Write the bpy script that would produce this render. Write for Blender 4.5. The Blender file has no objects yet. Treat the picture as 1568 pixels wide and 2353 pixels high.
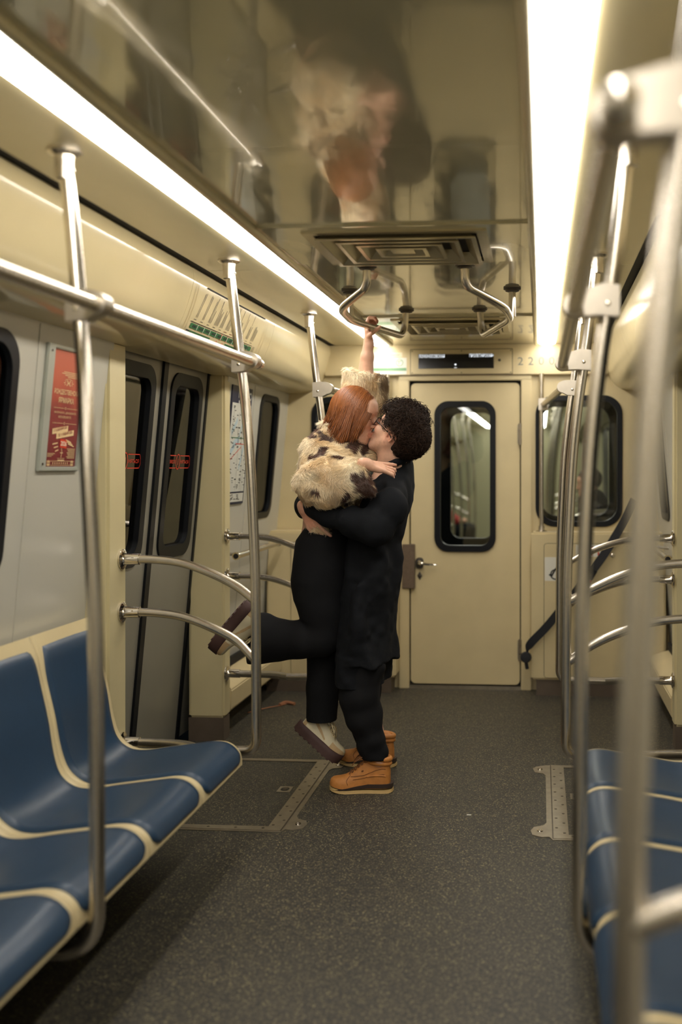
import bpy, math, random
import numpy as np
from mathutils import Vector, Matrix
from mathutils.geometry import tessellate_polygon
random.seed(7); np.random.seed(7)
S = bpy.context.scene
COL = S.collection

# ------------------------------------------------------------------ camera, world, exposure
YAW = math.atan(175 / 2288)                    # the car runs along +Y, its centre line is X = 0, floor Z = 0
cam_d = bpy.data.cameras.new('camera'); cam = bpy.data.objects.new('camera', cam_d); COL.objects.link(cam)
cam.location = (0.48, 0, 1.42); cam.rotation_euler = (math.pi / 2, 0, YAW)
cam_d.sensor_fit = 'VERTICAL'; cam_d.sensor_height = 36.0; cam_d.lens = 2288 / 2353 * 36.0
cam_d.shift_x = (784 - 1067) / 2353; cam_d.shift_y = -(1176.5 - 1073) / 2353
cam_d.clip_start = 0.02
cam_d.dof.use_dof = True; cam_d.dof.focus_distance = 4.35; cam_d.dof.aperture_fstop = 1.35
S.camera = cam
S.view_settings.view_transform = 'Standard'; S.view_settings.look = 'None'
S.view_settings.exposure = 0.0; S.view_settings.gamma = 1.0; S.view_settings.use_curve_mapping = False
S.cycles.use_denoising = True
S.cycles.max_bounces = 10; S.cycles.diffuse_bounces = 5; S.cycles.glossy_bounces = 5; S.cycles.transparent_max_bounces = 16
S.cycles.sample_clamp_indirect = 6.0
W = bpy.data.worlds.new('tunnel_dark'); S.world = W; W.use_nodes = True
W.node_tree.nodes['Background'].inputs[0].default_value = (0.002, 0.0025, 0.003, 1); W.node_tree.nodes['Background'].inputs[1].default_value = 0.6
LIGHT_STRENGTH = 21.0
LIGHT_COLOR = (1.0, 0.94, 0.86)

# ------------------------------------------------------------------ helpers
def lin(r, g, b):
    f = lambda c: (c / 255 / 12.92) if c / 255 <= 0.04045 else ((c / 255 + 0.055) / 1.055) ** 2.4
    return (f(r), f(g), f(b))

def pt(px, py, Y):
    """world point seen at a photo pixel on the plane y = Y (used to read positions off the photograph)"""
    a, b = (px - 1067) / 2288, (py - 1073) / 2288
    s, c = math.sin(YAW), math.cos(YAW)
    d = (-s + c * a, c + s * a, -b)
    t = Y / d[1]
    return Vector((0.48 + t * d[0], Y, 1.42 + t * d[2]))

def mat(name, color, rough=0.5, metal=0.0, spec=0.5, noise=0.0, nscale=40.0, bump=0.0, bscale=30.0, sheen=0.0, coat=0.0, attr=None, stretch=None):
    m = bpy.data.materials.new(name); m.use_nodes = True
    nt = m.node_tree; b = nt.nodes['Principled BSDF']
    b.inputs['Base Color'].default_value = (*color, 1); b.inputs['Roughness'].default_value = rough
    b.inputs['Metallic'].default_value = metal; b.inputs['Specular IOR Level'].default_value = spec
    b.inputs['Sheen Weight'].default_value = sheen; b.inputs['Coat Weight'].default_value = coat
    co = nt.nodes.new('ShaderNodeTexCoord'); src = co.outputs['Object']
    if stretch:
        mp = nt.nodes.new('ShaderNodeMapping'); mp.inputs['Scale'].default_value = stretch
        nt.links.new(src, mp.inputs[0]); src = mp.outputs[0]
    col_out = None
    if attr:
        a = nt.nodes.new('ShaderNodeVertexColor'); a.layer_name = attr; col_out = a.outputs[0]
        nt.links.new(col_out, b.inputs['Base Color'])
    if noise:
        n = nt.nodes.new('ShaderNodeTexNoise'); n.inputs['Scale'].default_value = nscale; n.inputs['Detail'].default_value = 6
        nt.links.new(src, n.inputs['Vector'])
        mr = nt.nodes.new('ShaderNodeMapRange'); mr.inputs[1].default_value = 0.25; mr.inputs[2].default_value = 0.75
        mr.inputs[3].default_value = 1 - noise; mr.inputs[4].default_value = 1 + noise
        nt.links.new(n.outputs[0], mr.inputs[0])
        mx = nt.nodes.new('ShaderNodeMix'); mx.data_type = 'RGBA'; mx.blend_type = 'MULTIPLY'; mx.inputs[0].default_value = 1
        if col_out: nt.links.new(col_out, mx.inputs[6])
        else: mx.inputs[6].default_value = (*color, 1)
        nt.links.new(mr.outputs[0], mx.inputs[7]); nt.links.new(mx.outputs[2], b.inputs['Base Color'])
    if bump:
        n = nt.nodes.new('ShaderNodeTexNoise'); n.inputs['Scale'].default_value = bscale; n.inputs['Detail'].default_value = 2
        nt.links.new(src, n.inputs['Vector'])
        bp = nt.nodes.new('ShaderNodeBump'); bp.inputs['Strength'].default_value = 1.0; bp.inputs['Distance'].default_value = bump
        nt.links.new(n.outputs[0], bp.inputs['Height']); nt.links.new(bp.outputs[0], b.inputs['Normal'])
    return m

def emit(name, color, strength):
    m = bpy.data.materials.new(name); m.use_nodes = True; nt = m.node_tree
    b = nt.nodes['Principled BSDF']; b.inputs['Base Color'].default_value = (0.8, 0.8, 0.8, 1)
    b.inputs['Emission Color'].default_value = (*color, 1); b.inputs['Emission Strength'].default_value = strength
    return m

def glass(name, tint=(0.8, 0.85, 0.82), refl=1.0):
    m = bpy.data.materials.new(name); m.use_nodes = True; nt = m.node_tree; nt.nodes.remove(nt.nodes['Principled BSDF'])
    t = nt.nodes.new('ShaderNodeBsdfTransparent'); t.inputs[0].default_value = (*tint, 1)
    g = nt.nodes.new('ShaderNodeBsdfGlossy'); g.inputs['Roughness'].default_value = 0.02
    f = nt.nodes.new('ShaderNodeFresnel'); f.inputs[0].default_value = 1.6
    mm = nt.nodes.new('ShaderNodeMath'); mm.operation = 'MULTIPLY'; mm.inputs[1].default_value = refl; mm.use_clamp = True
    x = nt.nodes.new('ShaderNodeMixShader'); nt.links.new(f.outputs[0], mm.inputs[0]); nt.links.new(mm.outputs[0], x.inputs[0])
    nt.links.new(t.outputs[0], x.inputs[1]); nt.links.new(g.outputs[0], x.inputs[2])
    nt.links.new(x.outputs[0], nt.nodes['Material Output'].inputs[0])
    return m

ORIGIN = {}
def tag(o, label=None, cat=None, group=None, kind=None):
    if label: o['label'] = label
    if cat: o['category'] = cat
    if group: o['group'] = group
    if kind: o['kind'] = kind
    return o

def thing(name, label, cat, loc=(0, 0, 0), group=None, kind=None):
    o = bpy.data.objects.new(name, None); COL.objects.link(o); o.location = loc; o.empty_display_size = 0.05
    ORIGIN[o.name] = Vector(loc)
    return tag(o, label, cat, group, kind)

class MB:
    """collects geometry for ONE mesh, in world coordinates"""
    def __init__(s): s.v = []; s.f = []; s.c = []
    def add(s, v, f, col=None):
        n = len(s.v); s.v += [tuple(p) for p in v]; s.f += [tuple(i + n for i in q) for q in f]
        s.c += [col if col is not None else (1, 1, 1)] * len(v)
    def box(s, x0, x1, y0, y1, z0, z1):
        v = [(x, y, z) for x in (x0, x1) for y in (y0, y1) for z in (z0, z1)]
        s.add(v, [(0, 1, 3, 2), (4, 6, 7, 5), (0, 4, 5, 1), (2, 3, 7, 6), (0, 2, 6, 4), (1, 5, 7, 3)])
    def grid(s, rows, wrap=False, flip=False, col=None):
        R, N = len(rows), len(rows[0]); f = []
        for i in range(R - 1):
            for j in range(N if wrap else N - 1):
                k = (j + 1) % N; q = (i * N + j, i * N + k, (i + 1) * N + k, (i + 1) * N + j)
                f.append(q[::-1] if flip else q)
        s.add([p for r in rows for p in r], f, col)
    def loft(s, rings, cap=True, col=None):
        n = len(s.v); N = len(rings[0]); s.grid(rings, wrap=True, col=col)
        if cap:
            s.f.append(tuple(range(n, n + N))[::-1]); e = n + N * (len(rings) - 1); s.f.append(tuple(range(e, e + N)))
    def tube(s, path, r, n=14, cap=True, col=None, flat=1.0):
        P = [Vector(p) for p in path]; R = r if isinstance(r, (list, tuple)) else [r] * len(P); rings = []; u = None
        for i, p in enumerate(P):
            t = (P[min(i + 1, len(P) - 1)] - P[max(i - 1, 0)]).normalized()
            if u is None: u = t.orthogonal().normalized()
            u = (u - t * u.dot(t)).normalized(); w = t.cross(u)
            rings.append([p + (u * math.cos(a) + w * flat * math.sin(a)) * R[i] for a in [2 * math.pi * k / n for k in range(n)]])
        s.loft(rings, cap, col)
    def lathe(s, prof, o, axis='z', n=24):
        rings = []
        for r, h in prof:
            ring = []
            for k in range(n):
                a = 2 * math.pi * k / n; c, d = r * math.cos(a), r * math.sin(a)
                ring.append({'z': (o[0] + c, o[1] + d, o[2] + h), 'x': (o[0] + h, o[1] + c, o[2] + d), 'y': (o[0] + d, o[1] + h, o[2] + c)}[axis])
            rings.append(ring)
        s.loft(rings)
    def plate(s, outer, holes, fn, w0, w1):
        """flat plate with holes; fn maps (u, v, w) to the world, w0 the back, w1 the front"""
        loops = [outer] + holes; pts = [p for l in loops for p in l]
        tris = tessellate_polygon([[Vector((p[0], p[1], 0)) for p in l] for l in loops])
        N = len(pts); v = [fn(p[0], p[1], w0) for p in pts] + [fn(p[0], p[1], w1) for p in pts]; f = []
        for t in tris: f += [tuple(t), tuple(i + N for i in t[::-1])]
        k = 0
        for l in loops:
            for i in range(len(l)):
                j = (i + 1) % len(l); f.append((k + i, k + j, k + j + N, k + i + N))
            k += len(l)
        s.add(v, f)
    def build(s, name, m, parent=None, smooth=35, bevel=0, fix=True):
        me = bpy.data.meshes.new(name); o = bpy.data.objects.new(name, me); COL.objects.link(o)
        off = Vector((0, 0, 0))
        if parent is not None:
            off = ORIGIN[parent.name]; o.parent = parent; ORIGIN[o.name] = off
        elif s.v:
            a = np.array(s.v); off = Vector(((a[:, 0].min() + a[:, 0].max()) / 2, (a[:, 1].min() + a[:, 1].max()) / 2, a[:, 2].min())); o.location = off
            ORIGIN[o.name] = off
        me.from_pydata([(p[0] - off.x, p[1] - off.y, p[2] - off.z) for p in s.v], [], s.f); me.validate()
        if fix:
            import bmesh
            bm = bmesh.new(); bm.from_mesh(me); bmesh.ops.recalc_face_normals(bm, faces=bm.faces)
            if bevel: bmesh.ops.bevel(bm, geom=[e for e in bm.edges if e.is_manifold and e.calc_face_angle(0) > 0.6], offset=bevel, segments=2, affect='EDGES', clamp_overlap=True)
            bm.to_mesh(me); bm.free()
        if smooth:
            me.polygons.foreach_set('use_smooth', [True] * len(me.polygons)); me.set_sharp_from_angle(angle=math.radians(smooth))
        if m: me.materials.append(m)
        return o

def structure(mb, name, m, label, cat='structure', **k):
    return tag(mb.build(name, m, None, **k), label, cat, None, 'structure')

def rrect(u0, u1, v0, v1, r, n=8):
    p = []
    for cx, cy, a0 in ((u1 - r, v1 - r, 0), (u0 + r, v1 - r, 90), (u0 + r, v0 + r, 180), (u1 - r, v0 + r, 270)):
        for k in range(n + 1):
            a = math.radians(a0 + 90 * k / n); p.append((cx + r * math.cos(a), cy + r * math.sin(a)))
    return p

def fillet(path, r, n=7):
    P = [Vector(p) for p in path]; out = [P[0]]
    for a, b, c in zip(P, P[1:], P[2:]):
        d1, d2 = (a - b), (c - b); L = min(r, d1.length * .49, d2.length * .49); p, q = b + d1.normalized() * L, b + d2.normalized() * L
        for k in range(n + 1):
            t = k / n; out.append(p * (1 - t) ** 2 + b * 2 * t * (1 - t) + q * t * t)
    return out + [P[-1]]

def smooth_path(pts, n=6):
    P = [Vector(p) for p in pts]; P = [P[0] * 2 - P[1]] + P + [P[-1] * 2 - P[-2]]; out = []
    for i in range(1, len(P) - 2):
        a, b, c, d = P[i - 1:i + 3]
        for k in range(n):
            t = k / n; out.append(0.5 * ((2 * b) + (c - a) * t + (2 * a - 5 * b + 4 * c - d) * t * t + (3 * b - a - 3 * c + d) * t ** 3))
    return out + [P[-2]]

_txt = {}
def text_geo(body, w=None, h=None, squeeze=None, bold=0.0):
    """flat lettering: vertices (u, v) with the left bottom corner at 0, scaled to width w and/or height h"""
    if (body, bold) not in _txt:
        c = bpy.data.curves.new('t', 'FONT'); c.body = body; c.size = 1; c.resolution_u = 3; c.offset = bold
        o = bpy.data.objects.new('t', c); COL.objects.link(o); dg = bpy.context.evaluated_depsgraph_get(); dg.update()
        me = bpy.data.meshes.new_from_object(o.evaluated_get(dg)); v = [tuple(p.co)[:2] for p in me.vertices]; f = [tuple(q.vertices) for q in me.polygons]
        bpy.data.objects.remove(o); bpy.data.curves.remove(c); bpy.data.meshes.remove(me); _txt[(body, bold)] = (v, f)
    v, f = _txt[(body, bold)]; a = np.array(v); a = a - a.min(0); W0, H0 = a.max(0)
    sx = sy = 1
    if h: sy = h / H0; sx = sy if not w else w / W0
    elif w: sx = sy = w / W0
    return a * np.array([sx, sy]), f

def put_text(mb, body, fn, u, v, w=None, h=None, align='l', bold=0.0, rot=0.0):
    a, f = text_geo(body, w, h, bold=bold)
    if align == 'c': a = a - np.array([a[:, 0].max() / 2, 0])
    if align == 'r': a = a - np.array([a[:, 0].max(), 0])
    if rot:
        c, s = math.cos(rot), math.sin(rot); a = a @ np.array([[c, s], [-s, c]])
    mb.add([fn(u + p[0], v + p[1]) for p in a], f)

def put_rect(mb, fn, u0, u1, v0, v1, n=1):
    us = [u0 + (u1 - u0) * i / n for i in range(n + 1)]
    mb.grid([[fn(u, v0) for u in us], [fn(u, v1) for u in us]])

def put_line(mb, fn, pts, w):
    for (a, b), (c, d) in zip(pts, pts[1:]):
        L = math.hypot(c - a, d - b) or 1; nx, ny = -(d - b) / L * w / 2, (c - a) / L * w / 2
        mb.add([fn(a + nx, b + ny), fn(a - nx, b - ny), fn(c - nx, d - ny), fn(c + nx, d + ny)], [(0, 1, 2, 3)])

def ring_line(mb, fn, u, v, r, w, ry=None, n=24):
    ry = ry or r
    A = [(u + r * math.cos(2 * math.pi * k / n), v + ry * math.sin(2 * math.pi * k / n)) for k in range(n + 1)]
    put_line(mb, fn, A, w)

def children(o): return [c for c in bpy.data.objects if c.parent == o]
def copy_tree(o, parent=None):
    c = o.copy(); COL.objects.link(c)
    if parent is not None: c.parent = parent
    for ch in children(o): copy_tree(ch, c)
    return c

# ------------------------------------------------------------------ materials
M = {}
M['cream'] = mat('cream_panel', lin(206, 190, 148), 0.42, noise=0.05, nscale=6)
M['cream_gloss'] = mat('cream_gloss_plastic', lin(212, 198, 158), 0.16, noise=0.03, nscale=5, bump=0.0006, bscale=9)
M['jamb'] = mat('cream_pillar', lin(204, 192, 150), 0.4, noise=0.04, nscale=5)
M['grey_wall'] = mat('grey_wall_laminate', lin(186, 184, 172), 0.28, noise=0.03, nscale=4, bump=0.0005, bscale=7)
M['door_grey'] = mat('grey_door_leaf', lin(134, 131, 118), 0.35, noise=0.04, nscale=5)
M['ceiling'] = mat('polished_ceiling', lin(206, 199, 168), 0.12, metal=0.30, coat=0.8, bump=0.009, bscale=3.0, stretch=(1.6, 0.55, 1))
M['ceiling_side'] = mat('polished_side_ceiling', lin(206, 194, 156), 0.2, metal=0.08, coat=0.3, bump=0.004, bscale=3.2, stretch=(1.5, 0.6, 1))
M['steel'] = mat('brushed_steel', (0.63, 0.58, 0.50), 0.27, metal=1.0, noise=0.05, nscale=60, bump=0.0002, bscale=90)
M['chrome'] = mat('chrome', (0.75, 0.70, 0.62), 0.12, metal=1.0)
M['bracket'] = mat('cast_bracket', (0.50, 0.46, 0.39), 0.38, metal=1.0, noise=0.06, nscale=30)
M['dark_steel'] = mat('dark_steel', (0.09, 0.08, 0.07), 0.45, metal=0.7)
M['alu'] = mat('dull_aluminium', (0.36, 0.32, 0.25), 0.42, metal=0.9, noise=0.12, nscale=25)
M['alu_trim'] = mat('aluminium_trim', lin(204, 194, 164), 0.22, metal=0.5)
M['rubber'] = mat('black_rubber', (0.007, 0.008, 0.010), 0.42, spec=0.22)
M['black'] = mat('black_gap', (0.006, 0.006, 0.007), 0.7)
M['screw'] = mat('screw_head', (0.12, 0.1, 0.08), 0.4, metal=0.8)
M['kick'] = mat('brown_skirting', lin(92, 80, 68), 0.5, noise=0.12, nscale=14)
M['glass'] = glass('window_glass', (0.78, 0.82, 0.80), 1.0)
M['glass_dark'] = glass('side_window_glass', (0.35, 0.38, 0.40), 0.55)
M['glass_door'] = glass('door_glass', (0.45, 0.48, 0.48), 1.3)
M['tunnel'] = mat('tunnel_wall', lin(84, 82, 70), 0.8, noise=0.2, nscale=3)
M['white'] = mat('white_sticker', lin(222, 220, 208), 0.4)
M['paper'] = mat('map_paper', lin(206, 206, 196), 0.35)
M['red'] = mat('red_print', lin(206, 62, 40), 0.4)
M['orange'] = mat('orange_print', lin(214, 92, 56), 0.4)
M['green'] = mat('green_print', lin(44, 108, 66), 0.4)
M['navy'] = mat('navy_print', lin(34, 38, 62), 0.4)
M['ink'] = mat('black_print', lin(38, 38, 40), 0.5)
M['grey_ink'] = mat('grey_print', lin(120, 122, 116), 0.5)
M['blue_ink'] = mat('pale_blue_print', lin(176, 196, 204), 0.4)
M['gold_ink'] = mat('cream_print', lin(226, 196, 146), 0.45)
M['screen'] = mat('black_screen', (0.008, 0.009, 0.012), 0.15)
M['led'] = emit('screen_lettering', (0.85, 0.92, 1.0), 1.1)
M['seat_blue'] = mat('blue_seat_plastic', lin(39, 62, 86), 0.36, noise=0.05, nscale=30, bump=0.0004, bscale=220)
M['seat_cream'] = mat('cream_seat_shell', lin(206, 190, 148), 0.4, noise=0.04, nscale=12)
M['strap'] = mat('black_webbing', (0.012, 0.013, 0.016), 0.7)

def floor_material():
    m = bpy.data.materials.new('speckled_linoleum'); m.use_nodes = True; nt = m.node_tree; b = nt.nodes['Principled BSDF']
    co = nt.nodes.new('ShaderNodeTexCoord')
    v = nt.nodes.new('ShaderNodeTexVoronoi'); v.inputs['Scale'].default_value = 270
    nt.links.new(co.outputs['Object'], v.inputs['Vector'])
    r = nt.nodes.new('ShaderNodeValToRGB'); e = r.color_ramp.elements
    sep = nt.nodes.new('ShaderNodeSeparateColor'); nt.links.new(v.outputs['Color'], sep.inputs[0]); nt.links.new(sep.outputs[0], r.inputs[0])
    e[0].position = 0.0; e[0].color = (*lin(44, 43, 41), 1); e[1].position = 1.0; e[1].color = (*lin(146, 135, 100), 1)
    for p, c in ((0.55, (58, 56, 51)), (0.80, (74, 70, 60)), (0.93, (104, 97, 75))):
        q = e.new(p); q.color = (*lin(*c), 1)
    n = nt.nodes.new('ShaderNodeTexNoise'); n.inputs['Scale'].default_value = 2.2; n.inputs['Detail'].default_value = 5; nt.links.new(co.outputs['Object'], n.inputs['Vector'])
    mr = nt.nodes.new('ShaderNodeMapRange'); mr.inputs[3].default_value = 0.8; mr.inputs[4].default_value = 1.2; nt.links.new(n.outputs[0], mr.inputs[0])
    mx = nt.nodes.new('ShaderNodeMix'); mx.data_type = 'RGBA'; mx.blend_type = 'MULTIPLY'; mx.inputs[0].default_value = 1
    nt.links.new(r.outputs[0], mx.inputs[6]); nt.links.new(mr.outputs[0], mx.inputs[7]); nt.links.new(mx.outputs[2], b.inputs['Base Color'])
    b.inputs['Roughness'].default_value = 0.5; b.inputs['Specular IOR Level'].default_value = 0.35
    bp = nt.nodes.new('ShaderNodeBump'); bp.inputs['Distance'].default_value = 0.0006; nt.links.new(sep.outputs[1], bp.inputs['Height']); nt.links.new(bp.outputs[0], b.inputs['Normal'])
    return m
M['floor'] = floor_material()
# ------------------------------------------------------------------ the car body
def wall_x(z): return 1.228 - 0.092 * (z - 1.018)
def side_fn(s, off=0.0): return lambda y, z, w: (s * (wall_x(z) + off - w), y, z)
END = 6.365
b = MB(); b.box(-1.34, 1.34, -5.0, 6.9, -0.04, 0.0); structure(b, 'floor', M['floor'], 'dark speckled linoleum floor of the metro car', 'floor')

VENTS = (3.475, 5.43)
b = MB()
def cpanel(y0, y1, z, hole=None):
    o = [(-0.455, y0), (0.455, y0), (0.455, y1), (-0.455, y1)]
    hs = [[(-0.285, hole - 0.235), (-0.285, hole + 0.235), (0.285, hole + 0.235), (0.285, hole - 0.235)]] if hole else []
    b.plate(o, hs, lambda u, v, w: (u, v, z + w), 0.012, 0.0)
for y0, y1, z, h in ((-5.0, -1.5, 2.2, None), (-1.497, 1.05, 2.2, None), (1.053, 2.398, 2.2, None), (2.401, 3.165, 2.2, None), (3.165, 3.738, 2.192, VENTS[0]), (3.742, 5.10, 2.2, None), (5.103, 5.75, 2.192, VENTS[1]), (5.753, 6.37, 2.2, None)):
    cpanel(y0, y1, z, h)
structure(b, 'ceiling', M['ceiling'], 'polished reflective centre ceiling panels between the two light strips', 'ceiling', smooth=0)
b = MB()
for s in (-1, 1):
    for y0, y1 in ((-5.0, 1.25), (1.253, 3.87), (3.873, 5.87), (5.873, 6.37)):
        b.box(min(s * .455, s * .838), max(s * .455, s * .838), y0, y1, 2.2, 2.215)
structure(b, 'ceiling_side', M['ceiling_side'], 'glossy cream ceiling soffits outside the light strips', 'ceiling', smooth=0)
b = MB(); b.box(-1.3, 1.3, -5.0, 6.36, 2.222, 2.25)
for s in (-1, 1): b.box(min(s * .836, s * .90), max(s * .836, s * .90), -5, 6.36, 2.206, 2.24)
structure(b, 'trim_1', M['black'], 'dark gap above the ceiling panels', 'trim', smooth=0)

COVE = [(.872, 2.196), (.867, 2.158), (.869, 2.138), (.883, 2.085), (.905, 2.022), (.932, 1.966), (.968, 1.930), (1.02, 1.908), (1.10, 1.897), (1.20, 1.893)]
_cs = [Vector((p[0], 0, p[1])) for p in COVE]; CPATH = smooth_path(_cs, 6)
CLEN = [0.0]
for p, q in zip(CPATH, CPATH[1:]): CLEN.append(CLEN[-1] + (q - p).length)
def cove_fn(s, lift=0.002):
    def fn(y, l):
        l = max(0, min(l, CLEN[-1] - 1e-5)); i = max(k for k in range(len(CLEN)) if CLEN[k] <= l); i = min(i, len(CPATH) - 2)
        t = (l - CLEN[i]) / (CLEN[i + 1] - CLEN[i]); p = CPATH[i].lerp(CPATH[i + 1], t); d = (CPATH[i + 1] - CPATH[i]).normalized()
        return (s * (p.x + d.z * lift), y, p.z - d.x * lift)
    return fn
for s, sd in ((-1, 'left'), (1, 'right')):
    b = MB()
    for y0, y1 in ((-5, 1.15), (1.152, 3.79), (3.792, 4.98), (4.982, END)):
        b.grid([[(s * p.x, y, p.z) for p in CPATH] for y in (y0, y1)]); b.grid([[(s * (p.x + .012), y, p.z + .012) for p in CPATH] for y in (y0, y1)])
        for y in (y0, y1): b.grid([[(s * p.x, y, p.z) for p in CPATH], [(s * (p.x + .012), y, p.z + .012) for p in CPATH]])
    structure(b, 'trim_2' if s < 0 else 'trim_3', M['cream_gloss'], 'glossy cream curved cove panel along the top of the %s wall' % sd, 'cove panel', smooth=50)

# side walls
WIN_NEAR = (1.60, 3.02, 1.05, 1.84); WIN_FAR = (5.73, 6.15, 1.11, 1.85)
for s, sd in ((-1, 'left'), (1, 'right')):
    fn = side_fn(s)
    b = MB()
    b.plate([(-5, 0), (3.70, 0), (3.70, 2.2), (-5, 2.2)], [rrect(*WIN_NEAR, .11)], fn, -.02, 0)
    b.plate([(5.10, 0), (6.40, 0), (6.40, 2.2), (5.10, 2.2)], [rrect(*WIN_FAR, .09)], fn, -.02, 0)
    for y in (1.42, 3.14, 5.60): b.plate(rrect(y - .006, y + .006, .5, 1.89, .002, 1), [], fn, 0, .003)
    structure(b, 'wall_' + sd, M['grey_wall'], 'pale grey laminate side wall on the %s of the car' % sd, 'wall')
    for n, (win, r, g, lb) in enumerate(((WIN_NEAR, .11, .04, 'above the seat row'), (WIN_FAR, .09, .035, 'beside the end wall'))):
        y0, y1, z0, z1 = win
        t = thing('window_%d' % ((1 if s < 0 else 3) + n), 'dark side window in black rubber gasket, %s wall, %s' % (sd, lb), 'window', (s * wall_x(z0), (y0 + y1) / 2, z0), kind='structure')
        b = MB(); b.plate(rrect(y0 - .004, y1 + .004, z0 - .004, z1 + .004, r), [rrect(y0 + g, y1 - g, z0 + g, z1 - g, r - g * .6)], fn, -.03, .006); b.build('gasket', M['rubber'], t, bevel=.003)
        b = MB(); b.plate(rrect(y0 + .01, y1 - .01, z0 + .01, z1 - .01, r), [], fn, -.018, -.013); b.build('pane', M['glass_dark'], t)
    # tunnel side seen through the glass
    b = MB(); b.box(min(s * 1.95, s * 2.05), max(s * 1.95, s * 2.05), -5, 6.5, -.5, 2.8)
    structure(b, 'wall_tunnel_' + sd, M['tunnel'], 'grey tunnel wall outside the %s windows' % sd, 'wall')
    # pillars of the side doorway
    b = MB()
    for y0, y1 in ((3.655, 3.82), (5.04, 5.145)): b.box(min(s * 1.15, s * 1.34), max(s * 1.15, s * 1.34), y0, y1, .12, 1.905)
    structure(b, 'trim_4' if s < 0 else 'trim_5', M['jamb'], 'cream door pillars of the %s side doorway' % sd, 'door pillar', bevel=.012)
    b = MB()
    for y0, y1 in ((3.66, 3.818), (5.042, 5.14)): b.box(min(s * 1.154, s * 1.34), max(s * 1.154, s * 1.34), y0, y1, 0, .12)
    b.box(min(s * 1.27, s * 1.35), max(s * 1.27, s * 1.35), -5, 3.7, 0, .1)
    structure(b, 'baseboard_' + sd, M['kick'], 'dull brown skirting at the foot of the %s wall' % sd, 'baseboard', smooth=0)
    # sliding doors
    t = thing('door_2' if s < 0 else 'door_3', 'grey sliding double doors with tall windows in the %s doorway' % sd, 'door', (s * 1.34, 4.43, 0), kind='structure')
    fd = side_fn(s, .083)
    for k, (y0, y1, w0, w1) in enumerate(((3.60, 4.414, 3.91, 4.33), (4.446, 5.25, 4.53, 4.95))):
        wz = (.985, 1.862)
        b = MB(); b.plate([(y0, .01), (y1, .01), (y1, 2.0), (y0, 2.0)], [rrect(w0, w1, *wz, .09)], fd, -.03, 0); lf = b.build('leaf', M['door_grey'], t)
        b = MB(); b.plate(rrect(w0 - .006, w1 + .006, wz[0] - .006, wz[1] + .006, .095), [rrect(w0 + .048, w1 - .048, wz[0] + .055, wz[1] - .055, .06)], fd, -.035, .009); b.build('gasket', M['rubber'], lf, bevel=.004)
        b = MB(); b.plate(rrect(w0 + .01, w1 - .01, wz[0] + .01, wz[1] - .01, .08), [], fd, -.02, -.015); b.build('pane', M['glass_door'], lf)
        b = MB(); fs = lambda u, v, f=fd: f(u, v, -.0125)
        c = (w0 + w1) / 2
        for zz in (1.415, 1.475): put_line(b, fs, [(w0 + .06, zz), (c - .025, zz)], .004); put_line(b, fs, [(c + .025, zz), (w1 - .06, zz)], .004)
        put_line(b, fs, [(w1 - .06, 1.415), (w1 - .05, 1.43), (w1 - .05, 1.46), (w1 - .06, 1.475)], .004); put_line(b, fs, [(w0 + .06, 1.415), (w0 + .05, 1.43), (w0 + .05, 1.46), (w0 + .06, 1.475)], .004)
        ring_line(b, fs, c, 1.445, .025, .005, .036)
        put_text(b, 'I', fs, c - .003, 1.43, h=.03, bold=.02)
        fl = (lambda u, v: fs(2 * c - u, v)) if s > 0 else fs
        put_text(b, 'НЕ ПРИСЛО', fl, w0 + .066, 1.436, w=c - w0 - .1, h=.018, bold=.01); put_text(b, 'НЯТЬСЯ', fl, c + .034, 1.436, w=w1 - c - .1, h=.018, bold=.01)
        b.build('warning_sticker', M['red'], lf, smooth=0, fix=False)
    b = MB(); b.plate([(4.405, .01), (4.455, .01), (4.455, 2.0), (4.405, 2.0)], [], fd, -.03, .012)
    for y0, y1 in ((3.815, 3.83), (5.015, 5.06)): b.plate([(y0, .01), (y1, .01), (y1, 2.0), (y0, 2.0)], [], fd, -.03, .006)
    b.build('rubber_strip', M['rubber'], t)

# end wall
b = MB()
hw = [rrect(-.99, -.46, 1.05, 1.865, .11), rrect(.46, .99, 1.05, 1.865, .11)]
b.plate([(-1.32, 0), (1.32, 0), (1.32, 2.26), (-1.32, 2.26)], [[(-.385, .012), (.385, .012), (.385, 1.985), (-.385, 1.985)]] + hw, lambda u, v, w: (u, END - w, v), -.05, 0)
structure(b, 'wall_far', M['cream'], 'cream end wall of the car around the gangway door', 'wall')
b = MB(); b.box(-.905, .905, 6.322, 6.37, 2.006, 2.2)
for s in (-1, 1): b.box(min(s * .358, s * .425), max(s * .358, s * .425), 6.335, 6.37, 0, 1.982)
b.box(-.425, .425, 6.335, 6.37, 1.972, 2.004)
structure(b, 'trim_6', M['cream'], 'cream header panel and door frame on the end wall', 'door frame', bevel=.004)
b = MB(); b.box(-.37, .37, 6.345, 6.43, .0, .02); structure(b, 'trim_7', M['alu'], 'worn metal threshold under the gangway door', 'threshold')
def end_window(n, x0, x1, z0, z1, r, y, label):
    t = thing('window_%d' % n, label, 'window', ((x0 + x1) / 2, y, z0), kind='structure')
    b = MB(); b.plate(rrect(x0, x1, z0, z1, r), [rrect(x0 + .034, x1 - .034, z0 + .034, z1 - .034, r - .02)], lambda u, v, w: (u, y - w, v), -.03, .012); b.build('gasket', M['rubber'], t, bevel=.006)
    b = MB(); b.plate(rrect(x0 + .02, x1 - .02, z0 + .02, z1 - .02, r), [], lambda u, v, w: (u, y - w, v), -.022, -.016); b.build('pane', M['glass'], t)
end_window(5, -1.0, -.45, 1.04, 1.875, .12, END, 'end wall window left of the gangway door, behind the couple')
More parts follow.
